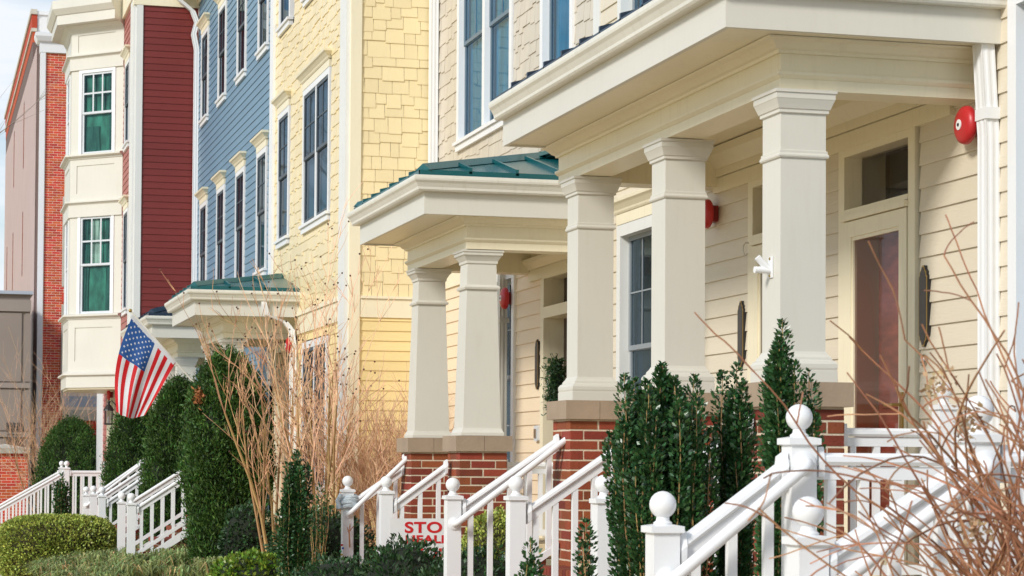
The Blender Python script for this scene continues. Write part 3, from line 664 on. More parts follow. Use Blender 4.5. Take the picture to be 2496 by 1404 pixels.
b = MB(); b.box(XT - .14, XT + .018, 61.74, 81, 13.502, 13.598); b.box(XT - .16, XT + .018, 61.72, 81.2, 13.982, 14.12); part('coping', b, LIME, h6)

# ------------------------------------------------------------------ taupe building and gate pier
tb = thing('taupe_building', 'low taupe panelled building in front of the tall brick building', 'building', (2, 55, .2))
YB = 55.0
b = MB(); b.box(-2.0, 2.62, YB + .05, 60.5, .1, 5.7); part('wall', b, TAUPE, tb)
b = MB()
for z0, z1 in ((5.28, 5.56), (3.40, 3.52), (2.2, 2.32), (.2, .5)): b.box(-2.0, 2.64, YB - .02, YB + .049, z0, z1)
part('band', b, TAUPE_D, tb)
for x0, x1 in ((-1.9, 1.40), (1.5, 2.42), (2.50, 2.63)):
    for z0, z1 in ((3.56, 5.24), (2.36, 3.36), (.55, 2.16)):
        b = MB(); b.box(x0, x1, YB + .02, YB + .049, z0, z1); part('panel', b, TAUPE, tb)
b = MB(); b.box(-2.1, 2.68, YB - .06, 60.55, 5.7, 5.78); part('coping', b, RAILG, tb)
lv = MB(); lv.box(2.08, 2.45, YB - .01, YB + .018, 1.75, 2.55); lo = part('louver', lv, LOUV, tb)
for k in range(10): b = MB(); b.box(2.10, 2.43, YB - .03, YB - .011, 1.79 + k * .075, 1.83 + k * .075); part('slat', b, LOUV, lo)
b = MB(); b.box(1.62, 1.78, YB - .12, YB - .021, 1.32, 1.44); part('vent_hood', b, SASH, tb)

gp = thing('gate_pier', 'square red brick gate pier with a weathered pale stone cap', 'pier', (1.95, 51, .1))
b = MB(); b.box(1.40, 2.36, 50.02, 50.9, 0, 1.78); part('core', b, MORTAR_T, gp)
pieces(gp, 'brick', BRICK_T, 'brick', course('near', 50.02, 1.38, 2.38, .05, 1.78) + course('street', 1.40, 50.0, 50.92, .05, 1.78), 300)
b = MB(); b.loft([[(1.88 - q, 50.46 - q, z), (1.88 + q, 50.46 - q, z), (1.88 + q, 50.46 + q, z), (1.88 - q, 50.46 + q, z)] for q, z in ((.53, 1.78), (.53, 1.90), (.02, 1.99))]); part('cap_stone', b, LIME, gp)

# ------------------------------------------------------------------ porches
def porch(name, label, Yn, Yf, Xc, Xw, zb, cols, kind, roofm, on, of, o=.40, rise=.45, floor=.95, gut=True, farhip=False, pier=.20, seam=.40):
    """cols: list of column centre Y"""
    p = thing(name, label, 'porch', (Xc + .4, (Yn + Yf) / 2, .42), 'porches along the row')
    zs = zb + .26
    path = [(Xw, Yn), (Xc, Yn), (Xc, Yf), (Xw, Yf)]
    b = MB(); b.sweep([(-.22, zb), (0, zb), (0, zb + .055), (.008, zb + .06), (.022, zb + .075), (.022, zb + .09), (0, zb + .095), (0, zs - .02), (-.22, zs - .02)], path); part('beam', b, CREAM, p)
    b = MB(); b.sweep([(-.01, zs - .075), (.018, zs - .075), (.022, zs - .06), (.04, zs - .052), (.07, zs - .02), (.10, zs - .012), (.105, zs - .003), (-.01, zs - .003)], path); part('cove_moulding', b, CREAM, p)
    b = MB(); b.box(Xc - o + .01, Xw, Yn - on + .01, Yf + of - .01, zs, zs + .03); part('soffit', b, CREAM, p)
    fp = [(Xw, Yn - on), (Xc - o, Yn - on), (Xc - o, Yf + of), (Xw, Yf + of)]
    b = MB(); b.sweep([(-.03, zs - .012), (0, zs - .012), (0, zs + .175), (-.03, zs + .175)], fp); part('fascia', b, CREAM2, p)
    gz0 = zs + .165
    gp_ = [(.0, gz0), (.055, gz0), (.065, gz0 + .012), (.068, gz0 + .03), (.085, gz0 + .062), (.10, gz0 + .08), (.104, gz0 + .095), (.104, gz0 + .118), (.094, gz0 + .122), (.088, gz0 + .105), (.0, gz0 + .105)]
    b = MB(); b.sweep(gp_, fp[:3] if not farhip else fp); part('gutter', b, GUTTER, p)
    # roof
    ze = gz0 + .135; X0, X1, A, B = Xc - o - .02, Xw, Yn - on - .02, Yf + of + (.02 if farhip else 0)
    run = X1 - X0; sl = rise / run
    def front(y):   # height reached up the front slope at y, limited by the hips
        t = min(run, y - A); 
        if farhip: t = min(t, B - y)
        return max(t, 0)
    def zat(t): return ze + .02 + t * sl
    ys_ = [A + .02]; 
    n = max(2, round((B - A) / seam))
    ys_ = [A + (B - A) * k / n for k in range(n + 1)]
    brk = sorted({A + run, B - run} if farhip else {A + run})
    th = .018
    for y0, y1 in zip(ys_, ys_[1:]):
        top = [y for y in [y0] + [q for q in brk if y0 < q < y1] + [y1]]
        poly = [(X0, y0, zat(0)), (X0, y1, zat(0))] + [(X0 + front(y), y, zat(front(y))) for y in reversed(top)]
        poly = [q for i, q in enumerate(poly) if i == 0 or (Vector(q) - Vector(poly[i - 1])).length > .004]
        if (Vector(poly[0]) - Vector(poly[-1])).length < .004: poly.pop()
        if len(poly) > 2:
            b = MB(); b.loft([poly, [(x, y, z + th) for x, y, z in poly]]); part('roof_panel', b, roofm, p)
    for y in ys_[1:-1]:
        t = front(y); b = MB(); b.loft([[(X0 - .03, y + e, zat(-.03) + h) for e, h in ((-.012, 0), (.012, 0), (.012, .05), (-.012, .05))], [(X0 + t, y + e, zat(t) + h) for e, h in ((-.012, 0), (.012, 0), (.012, .05), (-.012, .05))]]); part('roof_seam', b, roofm, p)
    ends = [(A, 1)] + ([(B, -1)] if farhip else [])
    for ya, sg in ends:
        m = max(2, round(run / seam)); xs = [X0 + run * k / m for k in range(m + 1)]
        for x0, x1 in zip(xs, xs[1:]):
            poly = [(x0, ya, zat(0)), (x1, ya, zat(0)), (x1, ya + sg * (x1 - X0), zat(x1 - X0))] + ([(x0, ya + sg * (x0 - X0), zat(x0 - X0))] if x0 > X0 + .01 else [])
            b = MB(); b.loft([poly, [(x, y, z + th) for x, y, z in poly]]); part('roof_panel', b, roofm, p)
        for x in xs[1:-1]:
            t = x - X0; b = MB(); b.loft([[(x + e, ya - sg * .03, zat(-.03) + h) for e, h in ((-.012, 0), (.012, 0), (.012, .05), (-.012, .05))], [(x + e, ya + sg * t, zat(t) + h) for e, h in ((-.012, 0), (.012, 0), (.012, .05), (-.012, .05))]]); part('roof_seam', b, roofm, p)
        b = MB(); b.loft([[(X0 + e, ya + e * -sg, zat(0) + h) for e, h in ((-.05, .012), (.0, .065), (.05, .012))], [(X1 + e, ya + sg * run + e * -sg, zat(run) + h) for e, h in ((-.05, .012), (.0, .065), (.05, .012))]]); part('hip_cap', b, roofm, p)
        b = MB(); b.box(X0 - .03, X1, min(ya - sg * .03, ya + sg * .01), max(ya - sg * .03, ya + sg * .01), zat(0) - .07, zat(0) + .012); part('eave_trim', b, roofm, p)
    b = MB(); b.box(X0 - .03, X0 + .01, A - .031, B, zat(0) - .071, zat(0) + .011); part('eave_trim', b, roofm, p)
    b = MB(); b.box(X1 - .10, X1 + .02, A + run, B - (run if farhip else 0), zat(run) - .02, zat(run) + .06); part('wall_flashing', b, roofm, p)
    if not farhip:
        b = MB(); b.loft([[(X0, B - .03, ze - .02), (X1, B - .03, ze - .02), (X1, B - .03, zat(run))], [(X0, B - .005, ze - .02), (X1, B - .005, ze - .02), (X1, B - .005, zat(run))]]); part('gable_end', b, CREAM, p)
    # columns on piers
    cx = Xc + (.125 if kind == 'square' else .142); its = []; zp = zb - 1.51
    for cyy in cols:
        b = MB()
        if kind == 'square':
            b.sqlathe([(.125, zp + .02), (.125, zb - .10)], cx, cyy); col = part('column', b, CREAM2, p)
            b = MB(); b.sqlathe([(.172, zp + .002), (.172, zp + .06), (.168, zp + .062), (.172, zp + .075), (.172, zp + .095), (.163, zp + .11), (.150, zp + .118), (.148, zp + .13), (.135, zp + .145), (.128, zp + .16)], cx, cyy); part('base', b, CREAM2, col)
            b = MB(); b.sqlathe([(.126, zb - .355), (.134, zb - .352), (.138, zb - .345), (.138, zb - .337), (.132, zb - .328), (.132, zb - .315), (.126, zb - .312)], cx, cyy); part('necking_band', b, CREAM2, col)
            b = MB(); b.sqlathe([(.126, zb - .125), (.137, zb - .12), (.137, zb - .105), (.143, zb - .10), (.15, zb - .08), (.160, zb - .055), (.163, zb - .05), (.163, zb - .022), (.170, zb - .02), (.170, zb - .004)], cx, cyy); part('capital', b, CREAM2, col)
        else:
            b.sqlathe([(.158, zp + .03), (.120, zb - .10)], cx, cyy); col = part('column', b, CREAM2, p)
            b = MB(); b.sqlathe([(.178, zp + .002), (.178, zp + .025), (.168, zp + .045), (.162, zp + .06)], cx, cyy); part('base', b, CREAM2, col)
            b = MB(); h = .128; b.sqlathe([(h, zb - .325), (h + .016, zb - .32), (h + .02, zb - .305), (h + .012, zb - .295), (h - .001, zb - .285)], cx, cyy); part('necking_band', b, CREAM2, col)
            b = MB(); b.sqlathe([(.121, zb - .115), (.13, zb - .11), (.131, zb - .09), (.137, zb - .08), (.155, zb - .05), (.165, zb - .045), (.165, zb - .022), (.173, zb - .02), (.173, zb - .004)], cx, cyy); part('capital', b, CREAM2, col)
        b = MB(); q = pier + .035
        b.box(cx - q, cx - .0015, cyy - q, cyy + q, zp - .125, zp); b.box(cx + .0015, cx + q, cyy - q, cyy + q, zp - .125, zp); part('cap_stone', b, STONE, p)
        b = MB(); q = pier - .0035; b.box(cx - q, cx + q, cyy - q, cyy + q, .3, zp - .126); part('pier', b, MORTAR, p)
        z = zp - .127 - .0095 - .0572; k = 0; q = pier - .09
        while z > .35:
            for f in range(4):
                rz = R(90) * f; M_ = Matrix.Rotation(rz, 3, 'Z')
                full = (f + k) % 2 == 0
                for L, c in ([(pier - .004, -pier / 2 - .002), (pier - .004, pier / 2 + .002)] if full else [(2 * pier - .18 - .019, 0)]):
                    v = M_ @ Vector((c, pier - .092, 0))
                    its.append(((cx + v.x, cyy + v.y, z), rz, (L, .092, .0572)))
            z -= .0667; k += 1
    pieces(p, 'brick', BRICK, 'brick', its, 300)
    b = MB(); b.box(Xc - .06, Xw - .02, Yn - .05, Yf + .05, floor - .09, floor); part('floor', b, CONC, p)
    b = MB(); b.box(Xc + .02, Xw - .02, Yn + .02, Yf - .02, .3, floor - .091); f = part('foundation', b, MORTAR, p)
    its = course('near', Yn + .02, Xc + .02, Xw - .02, .45, floor - .1) + course('street', Xc + .02, Yn + .02, Yf - .02, .45, floor - .1)
    pieces(f, 'brick', BRICK, 'brick', its, 120)
    return p

porch('porch', 'long cream porch on three square columns with navy roof seams above its gutter', 10.48, 14.53, 4.258, XW, 3.54, [10.60, 12.40, 14.18], 'square', NAVY, .26, .0)
porch('porch', 'porch on two tapered columns under the nearer green metal roof', 17.15, 19.38, 4.258, XW, 3.34, [17.33, 19.12], 'tapered', GREEN, .20, .2, farhip=True, rise=.38)
porch('porch', 'porch under the farther green metal roof against the yellow house', 26.45, 28.50, 3.54, XY, 3.11, [26.65, 28.2], 'tapered', GREEN, .30, .05, rise=.24, o=.38)
porch('porch', 'square-columned porch with dark navy roof in front of the blue house', 31.25, 34.75, 3.54, XY, 3.10, [31.42, 32.95, 34.55], 'square', NAVY, .35, .05, rise=.40)

# ------------------------------------------------------------------ stair railings
RAILGRP = 'white railings of the front stairs'
def post(root, x, y, zb, zt):
    b = MB(); h = .0475; b.sqlathe([(h, zb), (h, zt - .03)], x, y)
    p = part('post', b, WHITE, root)
    b = MB(); b.sqlathe([(.05, zt - .032), (.06, zt - .028), (.06, zt - .006), (.03, zt)], x, y); part('post_cap', b, WHITE, p)
    b = MB(); b.lathe([(.032, 0), (.034, .006), (.024, .014), (.022, .03)], (x, y, zt - .001), (0, 0, 1), 16); b.ball((x, y, zt + .068), .048, 20); part('ball_finial', b, WHITE, p, True)
    return p
def loaf(b, Y, xa, za, xb, zb_, w=.036, h=.045):
    pr = [(-w * .75, 0), (w * .75, 0), (w, h * .3), (w * .95, h * .7), (w * .55, h), (-w * .55, h), (-w * .95, h * .7), (-w, h * .3)]
    b.loft([[(x, Y + p[0], z + p[1]) for p in pr] for x, z in ((xa, za), (xb, zb_))])
    b.loft([[(x, Y + p[0], z + p[1]) for p in ((-.019, -.05), (.019, -.05), (.019, -.003), (-.019, -.003))] for x, z in ((xa, za), (xb, zb_))])
def collar(b, Y, x, z, s):
    b.loft([[(x + k, Y + p[0], z + k * s + p[1]) for p in ((-.04, -.055), (.04, -.055), (.044, .0), (.03, .052), (-.03, .052), (-.044, .0))] for k in (0, .022)])
def rails(root, Y, xa, za, xb, zb_, drop=.74, sp=.118, lower=True, skirt=False, cols=True):
    """sloping or level guard from (xa,za) to (xb,zb_), heights of the rail's top"""
    sl = (zb_ - za) / (xb - xa)
    b = MB(); loaf(b, Y, xa, za - .045, xb, zb_ - .045); part('top_rail', b, WHITE, root)
    if cols:
        b = MB(); collar(b, Y, xa + .004, za - .03, sl); part('rail_collar', b, WHITE, root)
        b = MB(); collar(b, Y, xb - .028, zb_ - .03 - .028 * sl, sl); part('rail_collar', b, WHITE, root)
    if lower:
        b = MB(); b.loft([[(x, Y + p[0], z - drop + p[1]) for p in ((-.02, 0), (.02, 0), (.02, .05), (-.02, .05))] for x, z in ((xa, za), (xb, zb_))]); part('bottom_rail', b, WHITE, root)
    if skirt:
        b = MB(); b.loft([[(x, Y + p[0], z - drop - .16 + p[1]) for p in ((-.018, 0), (.018, 0), (.018, .10), (-.018, .10))] for x, z in ((xa, za), (xb, zb_))]); part('skirt_board', b, WHITE, root)
    n = max(1, int((xb - xa) / sp)); 
    for k in range(n):
        x = xa + (xb - xa) * (k + .5) / n; z = za + (x - xa) * sl
        b = MB(); hw = .0165; lo = z - drop + .045 if not skirt else z - drop - .10
        b.box(x - hw, x + hw, Y - hw, Y + hw, lo, z - .09); part('baluster', b, WHITE, root)
def handrail(root, Y, pts, flange=True):
    P = [Vector((p[0], Y - p[2] if len(p) > 2 else Y - .10, p[1])) for p in pts]
    q = []
    for i, p in enumerate(P):      # round the bends
        if 0 < i < len(P) - 1:
            a = p + (P[i - 1] - p).normalized() * .04; c = p + (P[i + 1] - p).normalized() * .04
            for t in (0, .25, .5, .75, 1): q.append(a * (1 - t) ** 2 + p * 2 * t * (1 - t) + c * t * t)
        else: q.append(p)
    b = MB(); b.tube(q, .022, 12); hr = part('handrail', b, WHITE, root, True)
    if flange:
        for e in (P[0], P[-1]): b = MB(); b.lathe([(.04, -.004), (.042, .006), (.03, .012)], e, (0, -1, 0), 16); part('flange', b, WHITE, hr, True)
def stair(Y, xa, za, xb, zb_, label, ballz, zpost=.2, hand=True, skirt=False, top=None, pierface=None, xp=None, drop=.74):
    xp = xp if xp is not None else xa - .05
    t = thing('stair_railing', label, 'railing', (xp, Y, zpost), RAILGRP)
    post(t, xp, Y, zpost, ballz - .065)
    sl = (zb_ - za) / (xb - xa)
    rails(t, Y, xa, za, xb, zb_, skirt=skirt, drop=drop)
    if top: post(t, top[0], Y, zpost, top[1] - .065)
    if hand:
        x1, z1 = (top[0], zb_ - .02) if top else pierface
        f = .1
        handrail(t, Y, [(xp + .0, za - .13, .048), (xp + .0, za - .13, f), (x1, z1, f), (x1, z1, .048 if top else .0)])
    return t
ra = stair(7.25, 2.56, 1.335, 2.97, 1.632, 'white railing of the nearest stairs with round pipe handrail and two ball posts', 1.46, .1, top=(3.02, 1.77))
rails(ra, 7.25, 3.075, 1.648, 4.6, 1.648, cols=True)
rb = stair(6.1, 2.62, 1.345, 3.08, 1.63, 'white railing of the nearest stairs beside the brown hydrangea twigs', 1.46, .1, top=(3.13, 1.77), xp=2.57)
rails(rb, 6.1, 3.19, 1.648, 4.6, 1.648)
stair(14.2, 3.495, 1.335, 4.17, 1.79, 'white railing ending at the far brick pier of the long porch', 1.46, .32, xp=3.44, pierface=(4.33, 1.87), drop=.76)
stair(12.42, 3.45, 1.345, 4.17, 1.83, 'white railing ending at the middle brick pier, half behind dark hollies', 1.485, .32, xp=3.39, hand=False, drop=.76)
stair(10.65, 3.43, 1.36, 4.17, 1.86, 'white railing mostly hidden behind the dark holly columns', 1.5, .32, xp=3.37, hand=False, drop=.76)
stair(19.2, 3.745, 1.285, 4.20, 1.60, 'white railing with a blue-grey scarf tied round its post', 1.44, .32, xp=3.69, pierface=(4.22, 1.66), drop=.76)
stair(17.4, 3.715, 1.29, 4.17, 1.62, 'white railing running up to the nearer tapered-column pier', 1.45, .32, xp=3.66, hand=False, drop=.76)
stair(28.0, 2.54, 1.07, 3.32, 1.57, 'farther of the two white railings beside the big round arborvitae', 1.17, .3, xp=2.49, hand=False, skirt=True, drop=.60)
stair(26.6, 2.54, 1.07, 3.30, 1.57, 'nearer of the two white railings beside the big round arborvitae', 1.18, .32, xp=2.48, hand=False, skirt=True, drop=.60)
stair(31.3, 2.57, 1.05, 3.30, 1.56, 'white railing of the navy-roofed porch, nearest of its three', 1.2, .3, xp=2.51, hand=False, drop=.7)
stair(32.75, 2.56, 1.06, 3.32, 1.58, 'white railing of the navy-roofed porch, middle of its three', 1.2, .3, xp=2.50, hand=False, drop=.7)
stair(34.3, 2.56, 1.06, 3.34, 1.62, 'white railing with a curled pipe handrail, farthest of three', 1.17, .3, xp=2.51, hand=True, pierface=(3.4, 1.62), drop=.7)
for Y, lb in ((39.6, 'nearer white railing of the red house stairs and landing, low at the left edge'), (41.0, 'farther white railing of the red house stairs and landing')):
    t = thing('stair_railing', lb, 'railing', (2.5, Y, .2), RAILGRP)
    post(t, 2.55, Y, .2, 1.50); post(t, 3.34, Y, .2, 1.50); post(t, .95, Y, .0, .62)
    rails(t, Y, 1.0, .56, 2.50, 1.43, drop=.78); rails(t, Y, 2.60, 1.44, 3.29, 1.44, drop=.85)
b = MB(); b.box(2.45, 3.36, 39.5, 41.1, .3, .52)
for k in range(4): b.box(2.45 - .3 * (k + 1), 2.45 - .3 * k, 39.6, 41, -.05, .42 - .1 * k)
single('landing_stair', b, CONC, 'pale concrete landing and steps in front of the red house', 'stairs', (2.5, 40.3, 0))
t = thing('porch_railing', 'short white level railing between the brick pier and the storm door', 'railing', (4.9, 10.5, .95)); rails(t, 10.5, 4.60, 1.80, 5.14, 1.80, drop=.76); post(t, 5.19, 10.5, .95, 1.93)
t = thing('porch_railing', 'short white level railing at the near end of the tapered-column porch', 'railing', (4.9, 17.3, .95)); rails(t, 17.3, 4.62, 1.62, 5.36, 1.62, drop=.6)

# brick steps
def steps(label, y0, y1, xf, xb, zt, n):
    t = thing('brick_steps', label, 'steps', ((xf + xb) / 2, (y0 + y1) / 2, .3), 'brick front steps')
    rise = (zt - .38) / n; run = (xb - xf) / n; it = []; b = MB()
    for k in range(n):
        z1 = .38 + rise * (k + 1); x0 = xf + run * k
        b.box(x0 + .02, xb + .05, y0 + .022, y1 - .022, z1 - rise - (.2 if k == 0 else 0), z1 - .06)
        b.box(x0 + run + .01, x0 + run + .05, y0 + .03, y1 - .03, z1 - .061, z1 - .012)
        y = y0
        while y < y1 - .05:
            it.append(((x0 + run + .03, y + .033, z1 - .058), R(90), (.062, run + .05, .056))); y += .0715
        it += [((p[0], p[1], p[2] + z1 - rise), r, d) for p, r, d in course('street', x0 + .02, y0, y1, .0, rise - .062)]
        it += course('near', y0 + .022, x0, xb, z1 - rise, z1 - .06)
    part('core', b, MORTAR, t); pieces(t, 'brick', BRICK, 'brick', it, 300)
steps('brick steps beside the big round arborvitae', 26.7, 27.95, 2.62, 3.5, .95, 4)
steps('brick steps of the tapered-column porch', 17.5, 19.1, 3.72, 4.2, .93, 4)
steps('brick steps of the long porch behind its railings', 10.75, 14.1, 3.5, 4.2, .93, 4)
steps('brick steps of the navy-roofed porch', 31.4, 34.2, 2.6, 3.5, .9, 4)
t = thing('brick_stoop', 'brick stoop between the nearest white railings', 'steps', (3.4, 6.7, .3)); b = MB(); b.box(3.0, 5.3, 6.1, 7.3, .2, .82); part('core', b, MORTAR, t)
pieces(t, 'brick', BRICK, 'brick', course('near', 6.1, 3.0, 5.3, .3, .8) + course('street', 3.0, 6.1, 7.3, .3, .8), 200)

# ------------------------------------------------------------------ bells, plaques, lamp, bracket, doorbells
def bell(x, y, z, label):
    t = thing('alarm_bell', label, 'alarm bell', (x, y, z), 'red alarm bells on the fronts')
    b = MB(); b.box(x - .055, x, y - .05, y + .05, z - .055, z + .055); part('back_box', b, ALARM_D, t)
    b = MB(); b.lathe([(.03, .050), (.098, .052), (.102, .058), (.102, .072), (.097, .086), (.082, .098), (.055, .106), (.02, .110), (.002, .1105)], (x, y, z), (-1, 0, 0), 32); part('gong', b, ALARM, t, True)
    b = MB(); b.lathe([(.028, .105), (.028, .1125), (.002, .1126)], (x, y, z - .0), (-1, 0, 0), 20); part('label_disc', b, SIGNW, t)
    b = MB(); b.lathe([(.009, .11), (.009, .117), (.002, .119)], (x, y, z), (-1, 0, 0), 12); part('centre_bolt', b, BLACK, t)
bell(XW - .012, 10.47, 3.40, 'big red alarm bell on cream siding beside the storm door')
bell(XW - .012, 14.40, 3.36, 'red alarm bell half hidden behind the middle square column')
bell(XW - .012, 19.86, 3.16, 'red alarm bell over the downspout by the tapered columns')
bell(XY - .04, 26.25, 3.02, 'red alarm bell on the yellow house below the white downspout bend')
bell(XR - .04, 39.55, 2.80, 'red alarm bell under the bay behind the flag')
def plaque(y, z, label):
    h, w = .225, .052
    o = [(-w, -h + .06), (-w + .012, -h + .05), (-w + .012, -h + .035), (-.02, -h + .02), (-.012, -h), (.012, -h), (.02, -h + .02), (w - .012, -h + .035), (w - .012, -h + .05), (w, -h + .06)]
    o = o + [(-p[0], -p[1]) for p in o]
    t = thing('door_plaque', label, 'plaque', (XW, y, z), 'narrow dark plaques beside the doors')
    b = MB(); b.loft([[(XW - d, y + p[0] * s, z + p[1] * (s * .5 + .5)) for p in o] for d, s in ((.0, 1), (.026, 1))]); part('board', b, BLACK, t)
    b = MB(); b.loft([[(XW - d, y + p[0] * s, z + p[1] * (1 - (1 - s) * .25)) for p in o] for d, s in ((.0262, .97), (.029, .97))]); part('rim', b, GOLD, t)
    b = MB(); b.loft([[(XW - d, y + p[0] * .80, z + p[1] * .955) for p in o] for d in (.0292, .031)]); part('face', b, PLAQ, t)
plaque(11.09, 2.49, 'blank dark plaque with brass rim right of the storm door')
plaque(13.88, 2.49, 'blank dark plaque between the middle and front square columns')
plaque(18.94, 2.50, 'blank dark plaque on tan siding left of the recessed door')
b = MB(); b.lathe([(.033, 0), (.033, .012), (.027, .02)], (XW - .012, 11.10, 2.19), (-1, 0, 0), 20); b.lathe([(.02, .018), (.012, .026), (.002, .028)], (XW - .012, 11.10, 2.19), (-1, 0, 0), 16)
single('door_bell', b, STEEL, 'round satin doorbell below the dark plaque by the storm door', 'doorbell', (XW, 11.10, 2.19), smooth=True)
t = thing('intercom', 'pale rounded intercom box on tan siding beside the recessed door', 'intercom', (XW, 18.93, 1.88))
b = MB(); b.loft([[(XW - d, 18.93 + y_, 1.88 + z_) for y_, z_ in ((-.045, -.07), (.045, -.07), (.055, -.06), (.055, .06), (.045, .07), (-.045, .07), (-.055, .06), (-.055, -.06))] for d in (.0, .035)]); part('body', b, SASHW, t)
b = MB(); b.box(XW - .045, XW - .036, 18.90, 18.96, 1.84, 1.92); part('button', b, STEEL, t)
b = MB(); b.box(XW - .06, XW, 19.35, 19.45, 1.10, 1.22); single('outlet_box', b, SASH, 'small grey outlet cover low on the tan siding', 'outlet box', (XW, 19.4, 1.15))
b = MB(); cxx = XW - .032
b.tube([(cxx, 13.70, 3.09), (cxx - .03, 13.70, 3.09), (cxx - .045, 13.70, 3.07), (cxx - .045, 13.70, 3.03), (cxx - .03, 13.70, 3.0), (cxx - .015, 13.70, 3.02)], .005)
single('wreath_hook', b, CREAM2, 'small pale hook on the door casing left of the front column', 'hook', (cxx, 13.70, 3.05), smooth=True)
t = thing('flag_bracket', 'empty white two-socket flag bracket on the front square column', 'bracket', (4.258, 10.6, 2.63))
b = MB(); b.box(4.25, 4.2565, 10.57, 10.63, 2.575, 2.685); part('plate', b, WHITE, t)
b = MB(); b.tube([(4.25, 10.6, 2.615), (4.165, 10.6, 2.615)], .018, 12); b.tube([(4.24, 10.6, 2.62), (4.18, 10.6, 2.68)], .018, 12); part('socket', b, WHITE, t, True)
b = MB(); b.lathe([(.008, 0), (.007, .005)], (4.25, 10.6, 2.585), (-1, 0, 0), 10); b.lathe([(.008, 0), (.007, .005)], (4.25, 10.6, 2.675), (-1, 0, 0), 10); part('screw', b, GOLD, t)
# lantern
t = thing('wall_lantern', 'black wall lantern beside the red house door', 'lantern', (3.3, 39.0, 2.4))
lx, ly, lz = 3.22, 38.95, 2.28; b = MB()
for dx, dy in ((-.06, -.06), (.06, -.06), (-.06, .06), (.06, .06)): b.box(lx + dx - .007, lx + dx + .007, ly + dy - .007, ly + dy + .007, lz, lz + .22)
b.sqlathe([(.05, lz - .03), (.075, lz - .02), (.075, lz)], lx, ly); part('cage', b, BLACK, t)
b = MB(); b.lathe([(.10, lz + .22 - lz), (.095, .235), (.05, .30), (.02, .33), (.02, .35), (.03, .36), (.008, .40)], (lx, ly, lz), (0, 0, 1), 12); b.tube([(lx, ly, lz + .36), (lx + .05, ly, lz + .40), (3.36, ly, lz + .30)], .01); part('hood', b, BLACK, t)
b = MB(); b.box(lx - .055, lx + .055, ly - .055, ly + .055, lz + .002, lz + .215); part('glass', b, glass('lantern_glass', (.9, .9, .88)), t)
b = MB(); b.lathe([(.02, 0), (.02, .10), (.004, .13)], (lx, ly, lz + .003), (0, 0, 1), 10); part('candle', b, SIGNW, t)

# ------------------------------------------------------------------ flag
fl = thing('flag', 'american flag hanging from a slanted white pole', 'flag', (3.5, 28, 2.5))
pb_, pt_ = Vector((3.46, 28, 2.53)), Vector((2.585, 28, 3.50))
b = MB(); b.tube([pb_, pt_], .012, 8); part('pole', b, POLE, fl, True)
b = MB(); b.ball(pt_ + Vector((-.015, 0, .017)), .024, 12); part('pole_ball', b, GOLD, fl, True)
b = MB(); b.tube([pb_ + Vector((.07, 0, -.08)), pb_ + Vector((-.03, 0, .033))], .02, 10); part('socket', b, WHITE, fl, True)
H0, H1 = Vector((2.60, 28, 3.455)), Vector((3.145, 28, 2.865)); Q0, Q1 = Vector((2.405, 28, 2.235)), Vector((2.765, 28, 2.20))
def flagp(s_, t_, off=0):
    a = H0.lerp(H1, s_); c = Q0.lerp(Q1, s_)
    p = a.lerp(c, t_)
    p.x += -.10 * math.sin(math.pi * t_) * (1 - s_) ** 2 + .02 * t_ * (1 - t_) * s_ + .012 * t_ * math.sin(s_ * 21 + 1)
    p.z -= .06 * math.sin(math.pi * s_) * t_
    p.y += .05 * t_ * math.sin(s_ * 9 + 2.2 * t_) + .025 * t_ * math.sin(s_ * 19 + 3) + .012 * math.sin(t_ * 11 + s_ * 5) - off
    return p
nS, nT = 52, 40; b = MB(); vs = [flagp(i / nS, j / nT) for i in range(nS + 1) for j in range(nT + 1)]; fs = []; mi = []
for i in range(nS):
    for j in range(nT):
        k = i * (nT + 1) + j; fs.append((k, k + 1, k + nT + 2, k + nT + 1))
        st = int((i + .5) / nS * 13); mi.append(2 if st < 7 and (j + .5) / nT < .4 else st % 2)
b.add(vs, fs); b.mi = mi
part('cloth', b, [FLAG_R, FLAG_W, FLAG_B], fl, True, fix=False)
b = MB(); asp = 1.25
for r_ in range(9):
    for c_ in range(6 if r_ % 2 == 0 else 5):
        sc_, tc_ = (7 / 13) * (r_ + 1) / 10, .4 * ((c_ * 2 + 1 + (r_ % 2)) / 12); ro, tt = .019, .0125
        pts = []
        for k in range(10):
            a = math.pi * k / 5; q = 1 if k % 2 == 0 else .42
            pts.append((sc_ + ro * 1.15 * q * math.sin(a + .5), tc_ + tt * 1.15 * q * math.cos(a + .5)))
        for off in (.004, -.004): b.add([flagp(*q, off) for q in pts] + [flagp(sc_, tc_, off)], [(k, (k + 1) % 10, 10) for k in range(10)])
part('star', b, FLAG_W, fl, fix=False, kind='stuff')
b = MB(); b.loft([[flagp(0 + 1 * k / 20, 0) + d for d in (Vector((.0, -.006, .008)), Vector((0, .006, .008)), Vector((-.03, .004, -.024)), Vector((-.03, -.004, -.024)))] for k in range(21)]); part('header', b, FLAG_W, fl)

